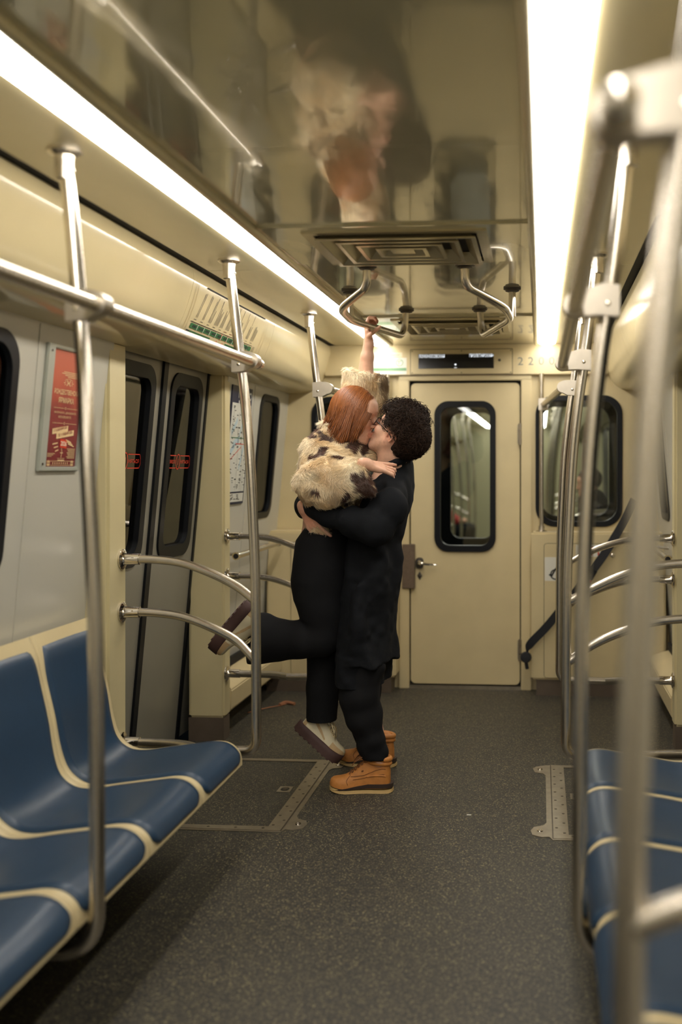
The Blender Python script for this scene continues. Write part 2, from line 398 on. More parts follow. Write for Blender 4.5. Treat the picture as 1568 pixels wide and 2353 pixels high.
end_window(6, .45, 1.0, 1.04, 1.875, .12, END, 'end wall window right of the gangway door, behind the poles')
# gangway door
t = thing('door_1', 'cream gangway door with a tall black-framed window', 'door', (0, 6.36, 0), kind='structure')
fe = lambda u, v, w: (u, 6.362 - w, v)
b = MB(); b.plate(rrect(-.350, .350, .030, 1.957, .03), [rrect(-.19, .19, .885, 1.835, .08)], fe, -.035, .004); b.build('leaf', M['cream'], t, bevel=.003)
b = MB(); b.plate([(-.385, .012), (.385, .012), (.385, 1.985), (-.385, 1.985)], [rrect(-.19, .19, .885, 1.835, .08)], fe, -.05, -.036); b.build('seal', M['black'], t)
b = MB(); b.plate(rrect(-.197, .197, .877, 1.842, .09), [rrect(-.160, .160, .917, 1.805, .062)], fe, -.04, .016); b.build('gasket', M['rubber'], t, bevel=.007)
b = MB(); b.plate(rrect(-.18, .18, .895, 1.825, .075), [], fe, -.024, -.018); b.build('pane', M['glass'], t)
b = MB(); b.box(-.402, -.322, 6.322, 6.358, .642, .925); b.build('lock_plate', mat('brown_lock_plate', lin(104, 88, 72), .5, noise=.15, nscale=60), t, bevel=.003)
b = MB(); b.plate(rrect(-.318, -.268, .768, .838, .02), [], fe, .004, .012); ro = b.build('rosette', M['dark_steel'], t, bevel=.002)
b = MB(); b.lathe([(0, 0), (.017, 0), (.017, -.03), (.012, -.045), (0, -.045)], (-.292, 6.352, .806), 'y', 16)
b.tube(smooth_path([(-.292, 6.315, .806), (-.27, 6.305, .803), (-.23, 6.303, .799), (-.175, 6.305, .797)]), [.012, .0115, .011, .0105, .0105, .010, .010, .0095, .009, .009, .0085, .008, .008, .0075, .007, .007, .0065, .006, .005][:19], 10); b.build('door_handle', M['chrome'], t)
b = MB(); b.add([(-.308, 6.354, .722), (-.292, 6.354, .75), (-.276, 6.354, .722), (-.292, 6.354, .694), (-.292, 6.349, .722)], [(0, 1, 4), (1, 2, 4), (2, 3, 4), (3, 0, 4), (3, 2, 1, 0)]); b.build('keyhole_cover', M['dark_steel'], t, smooth=0)
for z in (1.63, .255):
    b = MB()
    for k in range(3): b.lathe([(0, 0), (.011, .001), (.011, .043), (0, .044)], (.353, 6.345, z - .07 + k * .047), 'z', 12)
    b.box(.336, .353, 6.352, 6.358, z - .06, z + .06); b.build('hinge', M['alu'], t)

# cabinets below the end windows
for s, sd in ((-1, 'left'), (1, 'right')):
    t = thing('wall_cabinet', 'cream boxed cabinet under the %s end window' % sd, 'cabinet', (s * .8, 6.28, .1))
    b = MB(); b.box(min(s * .424, s * 1.25), max(s * .424, s * 1.25), 6.19, 6.364, .1, 1.015); b.build('body', M['cream'], t, bevel=.012)
    b = MB(); b.plate(rrect(*sorted((s * .505, s * 1.09)), .115, .945, .018), [], lambda u, v, w: (u, 6.19 - w, v), 0, .004); d = b.build('door', M['cream'], t, bevel=.0015)
    b = MB()
    for q in ((s * .505, s * 1.09),):
        put = rrect(*sorted(q), .115, .945, .018); L = put + [put[0]]
        put_line(b, lambda u, v: (u, 6.1885, v), L, .006)
    b.build('seam', M['screw'], t, smooth=0, fix=False)
    if s > 0:
        b = MB(); b.lathe([(0, 0), (.014, 0), (.014, -.006), (.008, -.008), (0, -.008)], (.925, 6.186, .875), 'y', 16); b.build('latch', M['chrome'], t)
b = MB()
for s in (-1, 1): b.box(min(s * .455, s * 1.25), max(s * .455, s * 1.25), 6.205, 6.364, 0, .1)
structure(b, 'baseboard_far', M['kick'], 'dull brown skirting below the end wall cabinets', 'baseboard', smooth=0)

# heater covers along the side walls by the end wall and under the seats
for s, sd in ((-1, 'left'), (1, 'right')):
    b = MB(); prof = [(1.285, .30), (1.22, .285), (1.16, .262), (1.145, .24), (1.15, .135), (1.17, .125), (1.285, .125)]
    b.loft([[(s * x, y, z) for x, z in prof] for y in (5.146, 6.188)])
    t = tag(b.build('heater_cover', M['cream'], None, bevel=.006), 'cream sloping heater cover at floor level by the %s end corner' % sd, 'heater cover')
    b = MB(); b.box(min(s * 1.262, s * 1.28), max(s * 1.262, s * 1.28), 5.146, 6.188, .30, .345); b.build('slot', M['black'], None)
    o = bpy.data.objects['slot' if s < 0 else 'slot.001']; w = o.matrix_basis.copy(); o.parent = t; o.location = o.location - t.location; ORIGIN[o.name] = ORIGIN[t.name]
    b = MB(); b.box(min(s * .98, s * 1.27), max(s * .98, s * 1.27), .9, 3.64, .0, .30)
    tag(b.build('under_seat_heater', mat('dark_heater_%s' % sd, lin(58, 54, 48), .6, noise=.1, nscale=20), None, bevel=.006), 'dark heater box on the floor under the %s seat row' % sd, 'heater box')
    # wall leaning bar
    t = thing('leaning_bar', 'steel leaning bar on the %s wall between doorway and end wall' % sd, 'rail', (s * 1.14, 5.6, .95))
    b = MB(); b.tube([(s * 1.135, 5.20, .945), (s * 1.135, 6.06, .95)], .0165, 16); b.build('bar', M['steel'], t)
    for y in (5.20, 6.06): b = MB(); b.lathe([(.0165, -.012), (.021, -.012), (.021, .012), (.0165, .012)], (s * 1.135, y, .945 + (y > 6) * .005), 'y', 16); b.build('collar', M['chrome'], t)
    for y in (5.32, 5.95): b = MB(); b.tube([(s * 1.135, y, .947), (s * 1.18, y, .947), (s * 1.24, y, .94)], .009, 8); b.build('bracket', M['bracket'], t)
    b = MB(); b.lathe([(0, 0), (.014, 0), (.014, .002), (0, .002)], (s * 1.135, 5.186, .945), 'y', 16); b.build('open_end', M['black'], t)

# light strips
def light_strip(name, label, x0, x1, y0, y1, group, s):
    c = (x0 + x1) / 2; w = (x1 - x0) / 2
    t = thing(name, label, 'ceiling light', (c, (y0 + y1) / 2, 2.2), group)
    b = MB(); rings = []
    for k in range(11):                                            # rounded far end
        a = math.pi / 2 * k / 10; rings.append((y1 - w + w * math.sin(a), max(math.cos(a), .02)))
    rows = []
    for y, q in [(y0, 1)] + rings:
        rows.append([(c + w * q * math.cos(p), y, 2.1965 - .015 * q * math.sin(p)) for p in [math.pi * j / 12 for j in range(13)]])
    b.grid(rows); b.build('diffuser', M['light'], t, smooth=60)
    b = MB(); xi = x0 if s > 0 else x1
    b.grid([[(xi + s * dx, y, z) for dx, z in ((0, 2.199), (-.001, 2.186), (-.006, 2.176), (-.016, 2.172), (-.026, 2.177), (-.030, 2.188), (-.030, 2.199))] for y in (y0, y1 - .10)]); b.build('trim_rail', M['alu_trim'], t, smooth=60)
    return t
M['light'] = emit('light_diffuser', LIGHT_COLOR, LIGHT_STRENGTH)
light_strip('ceiling_light', 'long glowing light strip on the left of the ceiling', -.575, -.470, -4.9, 6.295, 'ceiling light strips', -1)
light_strip('ceiling_light', 'long glowing light strip on the right of the ceiling', .470, .575, -4.9, 6.295, 'ceiling light strips', 1)

b = MB(); b.plate([(-1.34, 0), (1.34, 0), (1.34, 2.25), (-1.34, 2.25)], [], lambda u, v, w: (u, -5 - w, v), 0, .03); structure(b, 'wall_near', M['cream'], 'cream end wall behind the viewer', 'wall')
# ------------------------------------------------------------------ seats
SEATP = [(1.178, .868), (1.15, .80), (1.132, .72), (1.105, .61), (1.084, .50), (1.058, .432), (1.01, .394), (.95, .386), (.86, .399), (.76, .413), (.69, .422), (.645, .414), (.614, .388), (.604, .358), (.603, .335)]
SP = smooth_path([Vector((x, 0, z)) for x, z in SEATP], 4)
def seat_n(i):
    d = (SP[min(i + 1, len(SP) - 1)] - SP[max(i - 1, 0)]).normalized(); return Vector((d.z, 0, -d.x))
def make_seat(y0, y1):
    """left-hand seat between y0 and y1; the shell runs the full width, the blue pad sits in it"""
    t = thing('train_seat', 'blue moulded seat', 'seat', (-.9, (y0 + y1) / 2, 0), None)
    b = MB(); n = len(SP); a0, a1 = y0 + .0008, y1 - .0008
    sgn = lambda p: (-p.x, p.y, p.z)
    def row(y, off): return [sgn(Vector((SP[i].x, y, SP[i].z)) + seat_n(i) * off) for i in range(n)]
    back = [r for r in row(a0, -.022)]
    def prow(y, u): return [sgn(Vector((SP[i].x, y, SP[i].z)) + seat_n(i) * (-.024 * (1 - u * u) * math.sin(math.pi * i / (n - 1)) - (.003 if abs(u) == 1 else 0))) for i in range(n)]
    b.loft([prow((a0 + a1) / 2 + u * (a1 - a0) / 2, u) + row((a0 + a1) / 2 + u * (a1 - a0) / 2, -.034)[::-1] for u in (-1, -.985, -.9, -.6, -.3, 0, .3, .6, .9, .985, 1)])
    b.build('seat_shell', M['seat_cream'], t, smooth=50)
    b = MB(); c = (y0 + y1) / 2; hw = (y1 - y0) / 2
    i0, i1 = 2, n - 3; us = [-1, -.985, -.95, -.85, -.6, -.3, 0, .3, .6, .85, .95, .985, 1]; rows = []
    for i in range(i0, i1 + 1):
        f = (i - i0) / (i1 - i0); q = (i - 22) / 9.0
        w = hw - .023 - .012 * math.exp(-q * q)                     # the pad narrows at the bend between back and seat
        if f < .12: w -= .022 * (1 - f / .12) ** 2
        if f > .9: w -= .05 * ((f - .9) / .1) ** 2
        e = min(f / .03, (1 - f) / .03, 1)
        r = []
        for u in us:
            edge = 1 if abs(u) < .94 else max(0, (1 - abs(u)) / .06); k = min(e, edge); k = math.sin(k * math.pi / 2)
            dish = .018 * (1 - u * u) * math.sin(math.pi * min(1, max(0, f)))
            r.append(sgn(Vector((SP[i].x, c + u * w, SP[i].z)) + seat_n(i) * (-.006 + .014 * k - dish * k)))
        rows.append(r)
    b.grid(rows); b.build('seat_pad', M['seat_blue'], t, smooth=60)
    b = MB(); b.box(-1.0, -.66, c - .02, c + .02, .30, .375); b.box(-1.0, -.62, y0 + .002, y1 - .002, .315, .345); b.build('bracket', M['dark_steel'], t)
    return t
SEAT_Y = [.96, 1.393, 1.826, 2.26, 2.693, 3.127, 3.56]
proto = make_seat(SEAT_Y[5], SEAT_Y[6])
names = ['blue moulded seat of the left row nearest the doorway pole', 'second blue seat from the doorway in the left row', 'third blue seat from the doorway in the left row', 'fourth blue seat from the doorway in the left row, cut by the photo edge', 'fifth blue seat from the doorway in the left row', 'sixth blue seat from the doorway in the left row, nearest the viewer']
for s, sd in ((-1, 'left'), (1, 'right')):
    for k in range(5):
        o = proto if (s < 0 and k == 0) else copy_tree(proto)
        c = (SEAT_Y[5 - k] + SEAT_Y[6 - k]) / 2
        o.location = (s * .9, c, 0); o.rotation_euler.z = 0 if s < 0 else math.pi
        o['label'] = names[k].replace('left', sd); o['group'] = 'blue seats of the %s row' % sd

# ------------------------------------------------------------------ poles, rails
PX = [(2.195, .69), (2.04, .672), (1.83, .644), (1.66, .62), (1.45, .598), (1.18, .584), (.96, .577), (.6, .574), (.47, .574)]
PR = .0185
def pole_path(Y, low, yl):
    p = [Vector((-x, Y + yl * min(1, max(0, (1.95 - z) / .5)), z)) for z, x in PX]; p = smooth_path(p, 5); Y = Y + yl
    if low == 'bar': p += fillet([(-.574, Y, .47), (-.574, Y, .362), (-.80, Y + .02, .355)], .10, 8)[1:]
    else: p += fillet([(-.574, Y, .47), (-.574, Y, .262), (-.86, Y, .255), (-.985, Y, .25)], .10, 8)[1:]
    return p
def make_pole(Y, arms, label, side_dir=1, yl=0.0):
    """left-hand pole; arms adds the curved guard bars to the door pillar, side_dir = +1 when the pillar is farther along +Y"""
    t = thing('grab_pole', label, 'pole', (-.62, Y, .25), 'steel grab poles')
    fy = Y + side_dir * .105 if arms else Y
    b = MB(); b.tube(pole_path(Y, 'bar' if arms else 'seat', yl), PR, 16); b.build('pole', M['steel'], t, smooth=60)
    b = MB(); b.lathe([(0, 2.2), (.042, 2.2), (.042, 2.193), (.034, 2.187), (.0245, 2.184), (.0225, 2.17), (.0225, 2.128), (.0195, 2.126), (0, 2.126)], (-.689, Y, 0), 'z', 24); b.build('ceiling_flange', M['steel'], t)
    b = MB(); b.lathe([(0, 0), (.0055, 0), (.004, .004), (0, .005)], (-.667, Y, 2.15), 'x', 10); b.build('screw', M['chrome'], t)
    if arms:
        Y = Y + yl
        def bar(pts, name, r=.0165):
            q = smooth_path(pts, 6); b = MB(); b.tube(q, r, 16); a = b.build(name, M['steel'], t, smooth=60); f0 = pts[0]
            b = MB(); b.lathe([(0, .001), (.040, .001), (.040, .006), (.034, .010), (.024, .013), (.0215, .02), (.0215, .072), (.0175, .074), (0, .074)], f0, 'x', 24); b.build('wall_flange', M['chrome'], a)
            b = MB(); b.lathe([(0, 0), (.005, 0), (.004, .003), (0, .004)], (f0[0] + .05, f0[1] - .0205, f0[2] + .006), 'y', 8); b.build('screw', M['chrome'], a)
        for z0, z1 in ((1.06, .925), (.853, .705)):
            bar([(-1.15, fy, z0), (-1.02, fy - side_dir * .005, z0), (-.90, fy - side_dir * .02, z0 - .012), (-.78, fy - side_dir * .05, z0 - .045), (-.67, fy - side_dir * .08, z0 - .09), (-.582, Y + side_dir * .003, z1)], 'guard_bar')
        bar([(-1.15, fy, .345), (-1.0, fy - side_dir * .01, .346), (-.88, fy - side_dir * .05, .352), (-.79, Y + .02, .355)], 'lower_bar', .0183)
    return t
plab = {(2.37, -1): 'steel pole standing before the third seat of the left row', (3.67, -1): 'steel pole with curved guard bars at the end of the left seats', (4.97, -1): 'steel pole with guard bars beyond the left doorway, behind the kissing couple', (1.09, -1): 'steel pole with guard bars at the near end of the left seats', (2.37, 1): 'steel pole standing before the third seat of the right row', (3.67, 1): 'steel pole with curved guard bars at the end of the right seats', (4.97, 1): 'steel pole with guard bars beyond the right doorway, before the belt', (1.09, 1): 'thick blurred steel pole nearest the viewer at the right photo edge'}
protos = {}
for Y, arms, sdir in ((2.37, False, 1), (3.67, True, 1), (4.97, True, 1), (1.09, True, -1)):
    make_pole(Y, arms, plab[(Y, -1)], sdir, {2.37: -.07, 1.09: -.07, 3.67: -.035, 4.97: -.02}[Y])
    o = make_pole(Y, arms, '', sdir); protos[Y] = o; o.location.x *= -1; o.scale = (-1, 1, 1); o['label'] = plab[(Y, 1)]

RX, RZ = .592, 1.812
def pole_x(z):
    for (z1, x1), (z0, x0) in zip(PX, PX[1:]):
        if z0 <= z <= z1: return x0 + (x1 - x0) * (z - z0) / (z1 - z0)
def make_rail(y0, y1, ys, label, x0=None, x1=None, cap=True, RX=RX, RZ=RZ, yl=0.0):
    t = thing('handrail', label, 'handrail', (-RX, (y0 + y1) / 2, RZ), 'overhead handrails')
    xa, xb = -(x0 or RX), -(x1 or RX)
    b = MB(); b.tube([(xa, y0, RZ), (xb, y1, RZ)], .0185, 16); b.build('rail', M['steel'], t)
    if cap:
        for y, d in ((y0, 1), (y1, -1)): b = MB(); b.lathe([(0, -.012 * d), (.014, -.010 * d), (.0205, -.004 * d), (.021, 0), (.021, .03 * d), (.0185, .032 * d)], (xa, y, RZ), 'y', 16); b.build('end_cap', M['steel'], t)
        
    for y in ys:
        y = y + yl * .3; px = -pole_x(1.79); f = (y - y0) / (y1 - y0); rx = xa + (xb - xa) * f; n = 10
        b = MB(); out = [(px - .027, 1.846), (px + .012, 1.850), (rx - .004, RZ + .036)] + [(rx + .028 * math.sin(a), RZ + .004 + .028 * math.cos(a)) for a in [math.pi * (.15 + .85 * k / n) for k in range(n + 1)]] + [(px + .024, 1.776), (px - .027, 1.772)]
        b.plate(out, [], lambda u, v, w: (u, y + w, v), -.026, .026); br = b.build('bracket', M['bracket'], t, bevel=.006)
        for d in (-1, 1): b = MB(); b.lathe([(0, 0), (.007, 0), (.006, .003 * d), (0, .004 * d)], (px, y + .026 * d, 1.802), 'y', 10); b.build('bolt', M['chrome'], br)
    return t
make_rail(1.035, 3.735, (1.09, 2.37, 3.67), 'long steel handrail above the left seats', yl=-.07)
o = make_rail(1.03, 3.735, (1.09, 2.37, 3.67), '', RX=.562, RZ=1.797); o.location.x *= -1; o.scale = (-1, 1, 1); o['label'] = 'long steel handrail above the right seats, its round end close to the viewer'
rl = make_rail(4.95, 6.30, (4.97,), 'short steel handrail from doorway pole to end wall pole, left side', x1=.50, cap=False)
o = copy_tree(rl); o.location.x *= -1; o.scale = (-1, 1, 1); o['label'] = 'short steel handrail from doorway pole to end wall pole, right side'
for s, sd in ((-1, 'left'), (1, 'right')):
    t = thing('end_wall_pole', 'thin steel pole on the end wall cabinet, %s of the gangway door' % sd, 'pole', (s * .488, 6.27, 1.015), 'thin end wall poles')
    b = MB(); b.tube([(s * .488, 6.27, 1.02), (s * .488, 6.27, 2.005)], .0135, 14); b.build('pole', M['steel'], t)
    b = MB(); b.lathe([(0, 1.015), (.036, 1.015), (.036, 1.019), (.02, 1.023), (.018, 1.05), (0, 1.05)], (s * .488, 6.27, 0), 'z', 20); b.lathe([(.0165, 1.955), (.0165, 2.006), (0, 2.006), (0, 1.955)], (s * .488, 6.27, 0), 'z', 16); b.build('flange', M['steel'], t)
    b = MB(); b.plate(rrect(*sorted((s * .468, s * .53)), 1.775, 1.850, .008, 3), [], lambda u, v, w: (u, 6.27 + w, v), -.024, .024); br = b.build('bracket', M['bracket'], t, bevel=.004)
    b = MB(); b.lathe([(0, 0), (.006, 0), (.005, -.003), (0, -.004)], (s * .488, 6.246, 1.812), 'y', 10); b.build('bolt', M['chrome'], br)

# ceiling grab handles: a loop on three hangers
def make_handle(label):
    t = thing('ceiling_grab_handle', label, 'grab handle', (-.26, 4.35, 2.2), 'steel loop handles on the ceiling')
    z = 2.066
    loop = fillet([(-.19, 3.82, 2.196), (-.192, 3.83, 2.12), (-.335, 4.02, z), (-.352, 4.34, z), (-.195, 4.90, z), (-.182, 4.90, 2.196)], .085, 9)
    b = MB(); b.tube(loop, .0165, 16); b.build('loop', M['steel'], t, smooth=60)
    b = MB(); b.tube([(-.358, 4.345, z + .01), (-.358, 4.345, 2.196)], .0155, 14); b.build('hanger', M['steel'], t)
    for x, y in ((-.19, 3.82), (-.358, 4.345), (-.182, 4.90)):
        b = MB(); b.lathe([(0, 2.2), (.038, 2.2), (.038, 2.194), (.030, 2.19), (.030, 2.186), (.018, 2.182), (0, 2.182)], (x, y, 0), 'z', 24); b.build('ceiling_flange', M['dark_steel'], t)
    return t
h = make_handle('steel loop handle on the ceiling gripped by the raised hand')
o = copy_tree(h); o.location.x *= -1; o.scale = (-1, 1, 1); o['label'] = 'empty steel loop handle hanging from the ceiling on the right'

# ceiling vents: nested square louvres
M['vent'] = mat('satin_vent_metal', lin(196, 184, 150), .22, metal=.55)
def make_vent(label, yc):
    t = thing('ceiling_vent', label, 'vent', (0, yc, 2.192), 'louvred ceiling vents')
    b = MB(); q = lambda a, c: [(-a, yc - c), (a, yc - c), (a, yc + c), (-a, yc + c)]
    b.plate(q(.305, .255), [q(.272, .222)], lambda u, v, w: (u, v, 2.186 + w), .006, 0); b.build('frame', M['vent'], t, smooth=0)
    for k in range(4):
        a, c = .268 - k * .060, .218 - k * .050; a2, c2 = a - .046, c - .036; b = MB()
        o = [(x, y, 2.172) for x, y in q(a, c)]; i = [(x, y, 2.208) for x, y in q(a2, c2)]; o2 = [(x, y, 2.176) for x, y in q(a - .003, c - .003)]; i2 = [(x, y, 2.211) for x, y in q(a2 - .002, c2 - .002)]
        l = [(x, y, 2.172) for x, y in q(a - .014, c - .014)]; l2 = [(x, y, 2.1745) for x, y in q(a - .014, c - .014)]
        b.grid([i2, l2, l, o, [(x, y, 2.1755) for x, y in q(a, c)], i], wrap=True); b.build('louvre', M['vent'], t, smooth=0)
    b = MB(); b.plate(q(.04, .03), [], lambda u, v, w: (u, v, 2.176 + w), .006, 0); b.build('centre_plate', M['vent'], t, smooth=0)
    b = MB(); b.box(-.285, .285, yc - .235, yc + .235, 2.216, 2.220); b.build('duct', M['black'], t, smooth=0)
    return t
make_vent('square louvred ceiling vent in front of the grab handles', VENTS[0]); make_vent('square louvred ceiling vent beyond the grab handles, by the end wall', VENTS[1])

# ------------------------------------------------------------------ posters, maps, signs
fL = lambda off: (lambda y, z: side_fn(-1)(y, z, off))
py0, py1, pz0, pz1 = 3.185, 3.475, 1.405, 1.835
t = thing('advertising_poster', 'red Christmas fair poster in a grey metal frame on the left wall', 'poster', (-1.18, 3.39, 1.41))
b = MB(); b.plate([(py0, pz0), (py1, pz0), (py1, pz1), (py0, pz1)], [[(py0 + .048, pz0 + .016), (py0 + .048, pz1 - .014), (py1 - .02, pz1 - .014), (py1 - .02, pz0 + .016)]], side_fn(-1), .0, .012); fr = b.build('frame', mat('pale_frame', lin(176, 180, 170), .35, metal=.3), t, bevel=.003)
ff = fL(.0125)
for z in (pz0 + .025, pz1 - .025): b = MB(); b.lathe([(0, 0), (.004, 0), (.004, .002), (0, .002)], ff(py0 + .022, z), 'x', 10); b.build('screw', M['screw'], fr)
def poster_mat():
    m = mat('poster_print', lin(150, 60, 52), .35); nt = m.node_tree; bs = nt.nodes['Principled BSDF']
    tc = nt.nodes.new('ShaderNodeTexCoord'); sp = nt.nodes.new('ShaderNodeSeparateXYZ'); nt.links.new(tc.outputs['Generated'], sp.inputs[0])
    n = nt.nodes.new('ShaderNodeTexNoise'); n.inputs['Scale'].default_value = 3; nt.links.new(tc.outputs['Generated'], n.inputs['Vector'])
    ma = nt.nodes.new('ShaderNodeMath'); ma.operation = 'MULTIPLY_ADD'; ma.inputs[1].default_value = .35; nt.links.new(n.outputs[0], ma.inputs[0]); nt.links.new(sp.outputs[2], ma.inputs[2])
    r = nt.nodes.new('ShaderNodeValToRGB'); nt.links.new(ma.outputs[0], r.inputs[0]); e = r.color_ramp.elements
    e[0].position = .2; e[0].color = (*lin(112, 40, 44), 1); e[1].position = 1.1; e[1].color = (*lin(190, 96, 72), 1)
    q = e.new(.6); q.color = (*lin(136, 54, 54), 1); q = e.new(.85); q.color = (*lin(180, 84, 64), 1)
    nt.links.new(r.outputs[0], bs.inputs['Base Color']); return m
sy0, sy1, sz0, sz1 = py0 + .048, py1 - .02, pz0 + .016, pz1 - .014
b = MB(); b.plate([(sy0, sz0), (sy1, sz0), (sy1, sz1), (sy0, sz1)], [], side_fn(-1), .0, .004); b.build('sheet', poster_mat(), t)
SW, SH = sy1 - sy0, sz1 - sz0
pf = lambda u, v: ff(sy0 + u * SW, sz0 + v * SH) if False else side_fn(-1)(sy0 + u * SW, sz0 + v * SH, .0052)
def pt_text(b, s, u, v, w, h, **k):
    g = lambda a, c: side_fn(-1)(sy0 + a, sz0 + c, .0052); put_text(b, s, g, u * SW, v * SH, w=w * SW, h=h * SH, align='c', **k)
b = MB()
put_line(b, pf, [(.0, 1.0), (.06, .9), (.02, .78), (.05, .72)], .02); b.build('faded_figure', mat('poster_figure', lin(196, 120, 92), .4), t, smooth=0, fix=False)
b = MB()
for i, (u, w) in enumerate(((.62, .5), (.62, .62), (.66, .5), (.68, .35))): put_rect(b, pf, u - w / 2, u + w / 2, .815 - i * .014, .821 - i * .014)
pt_text(b, 'Ж', .55, .70, .14, .05, bold=.02)
for k in (-1, 1):
    put_line(b, pf, [(.55 + k * .10, .725), (.55 + k * .16, .725)], .006); put_line(b, pf, [(.55 + k * .09, .737), (.55 + k * .13, .742)], .005); put_line(b, pf, [(.55 + k * .09, .713), (.55 + k * .13, .708)], .005)
put_line(b, pf, [(.43, .752), (.55, .762), (.67, .752)], .004)
pt_text(b, 'РОЖДЕСТВЕНСКАЯ', .54, .615, .84, .052, bold=.012); pt_text(b, 'ЯРМАРКА', .52, .55, .5, .048, bold=.012)
for z in (.505, .375):
    put_line(b, pf, [(.14, z), (.48, z)], .003); put_line(b, pf, [(.56, z), (.92, z)], .003); ring_line(b, pf, .52, z, .022, .004, .009, 8)
pt_text(b, 'МАНЕЖНАЯ ПЛ., ДВОРЦОВАЯ ПЛ.,', .53, .455, .72, .02); pt_text(b, 'МОСКОВСКАЯ ПЛ.', .52, .42, .42, .02)
put_line(b, pf, [(.16, .30), (.66, .335)], .048); put_line(b, pf, [(.30, .262), (.86, .30)], .048)
for i in range(3): put_line(b, pf, [(.2 + i * .05, .192 - i * .03), (.36 + i * .02, .205 - i * .03)], .010)
for i in range(3): put_line(b, pf, [(.62 + i * .04, .235 - i * .017), (.80 + i * .05, .212 - i * .017)], .009)
for i in range(8): put_rect(b, pf, .68 + (i % 3) * .02, .95, .155 - i * .0115, .159 - i * .0115)
for i in range(3): put_rect(b, pf, .06, .30 - i * .05, .11 - i * .012, .114 - i * .012)
put_line(b, pf, [(.50, .16), (.52, .12), (.50, .08)], .012); put_line(b, pf, [(.46, .12), (.56, .12)], .006)
put_line(b, pf, [(.38, .072), (.62, .072)], .003); put_line(b, pf, [(.40, .055), (.62, .055)], .008); put_line(b, pf, [(.05, .048), (.95, .048)], .003); put_line(b, pf, [(.05, .012), (.95, .012)], .003)
for i in range(8): ring_line(b, pf, .26 + i * .068, .03, .010, .008, .006, 8)
for u in (.12, .88): ring_line(b, pf, u, .03, .045, .008, .02, 12); ring_line(b, pf, u, .03, .022, .008, .010, 8)
for i in range(26): put_rect(b, pf, .15 + random.random() * .75, 0, 0, 0) if False else None
b.build('printed_text', M['gold_ink'], t, smooth=0, fix=False)
b = MB(); g2 = lambda a, c: side_fn(-1)(sy0 + a, sz0 + c, .0064)
put_text(b, 'С 13 ДЕКАБРЯ 2025', g2, .2 * SW, .293 * SH, w=.42 * SW, h=.026 * SH, rot=.16, bold=.012); put_text(b, 'ПО 11 ЯНВАРЯ 2026', g2, .35 * SW, .255 * SH, w=.46 * SW, h=.026 * SH, rot=.16, bold=.012)
b.build('date_text', mat('date_ink', lin(132, 44, 44), .5), t, smooth=0, fix=False)
b = MB(); put_line(b, pf, [(.44, .205), (.66, .195)], .075); b.build('year_patch', M['red'], t, smooth=0, fix=False)
b = MB(); put_text(b, '2026', g2, .45 * SW, .182 * SH, w=.19 * SW, h=.042 * SH, rot=-.04, bold=.02); b.build('year_text', mat('year_ink', lin(236, 214, 190), .5), t, smooth=0, fix=False)

# network map by the far window
my0, my1, mz0, mz1 = 5.17, 5.53, 1.215, 1.858
t = thing('metro_map', 'pale metro network map in a navy border, left wall beyond the doorway', 'map', (-1.19, 5.35, 1.22))
mf = lambda w: (lambda u, v: side_fn(-1)(my0 + u * (my1 - my0), mz0 + v * (mz1 - mz0), w))
b = MB(); b.plate([(my0, mz0), (my1, mz0), (my1, mz1), (my0, mz1)], [], side_fn(-1), 0, .008); b.build('board', M['navy'], t)
b = MB(); put_rect(b, mf(.0095), .03, .955, .02, .855); b.build('map_sheet', M['paper'], t, smooth=0, fix=False)
b = MB()
for u0, v0, u1, v1, w in ((.1, .6, .35, .72, .05), (.2, .5, .5, .56, .06), (.05, .42, .3, .5, .05), (.45, .52, .62, .72, .035), (.6, .3, .75, .5, .05)): put_line(b, mf(.0100), [(u0, v0), (u1, v1)], w)
b.build('rivers', M['blue_ink'], t, smooth=0, fix=False)
b = MB(); f2 = mf(.0106); rr = random.Random(3)
for L in ([(.14, .80), (.13, .70), (.12, .56)], [(.42, .78), (.41, .60), (.47, .44), (.5, .30), (.5, .12)], [(.62, .74), (.62, .50), (.72, .38), (.72, .12)], [(.85, .78), (.84, .5), (.8, .1)]):
    put_line(b, f2, L, .007)
b.build('dark_lines', M['grey_ink'], t, smooth=0, fix=False)
b = MB()
for i in range(120):
    u, v = rr.choice((.1, .16, .3, .42, .56, .66, .8, .88)) + rr.uniform(-.02, .02), rr.uniform(.115, .83); w = rr.uniform(.03, .09); put_rect(b, f2, u, u + w, v, v + .006)
for i in range(18): u, v = rr.uniform(.06, .8), rr.uniform(.03, .085); put_rect(b, f2, u, u + .08, v, v + .006)
b.build('station_names', M['ink'], t, smooth=0, fix=False)['kind'] = 'stuff'
b = MB(); put_line(b, f2, [(.1, .565), (.9, .565)], .006); b.build('green_line', M['green'], t, smooth=0, fix=False)
b = MB(); put_line(b, f2, [(.34, .53), (.34, .515), (.9, .515)], .006); put_line(b, f2, [(.62, .49), (.05, .36), (.05, .20)], .008); b.build('red_line', M['red'], t, smooth=0, fix=False)
b = MB(); put_rect(b, f2, .03, .955, .095, .108); b.build('navy_band', M['navy'], t, smooth=0, fix=False)
b = MB(); put_line(b, f2, [(.3, .90), (.3, .97)], .02); put_line(b, f2, [(.34, .83), (.34, .88)], .05); ring_line(b, f2, .88, .93, .06, .014, .028); b.build('white_marks', M['paper'], t, smooth=0, fix=False)

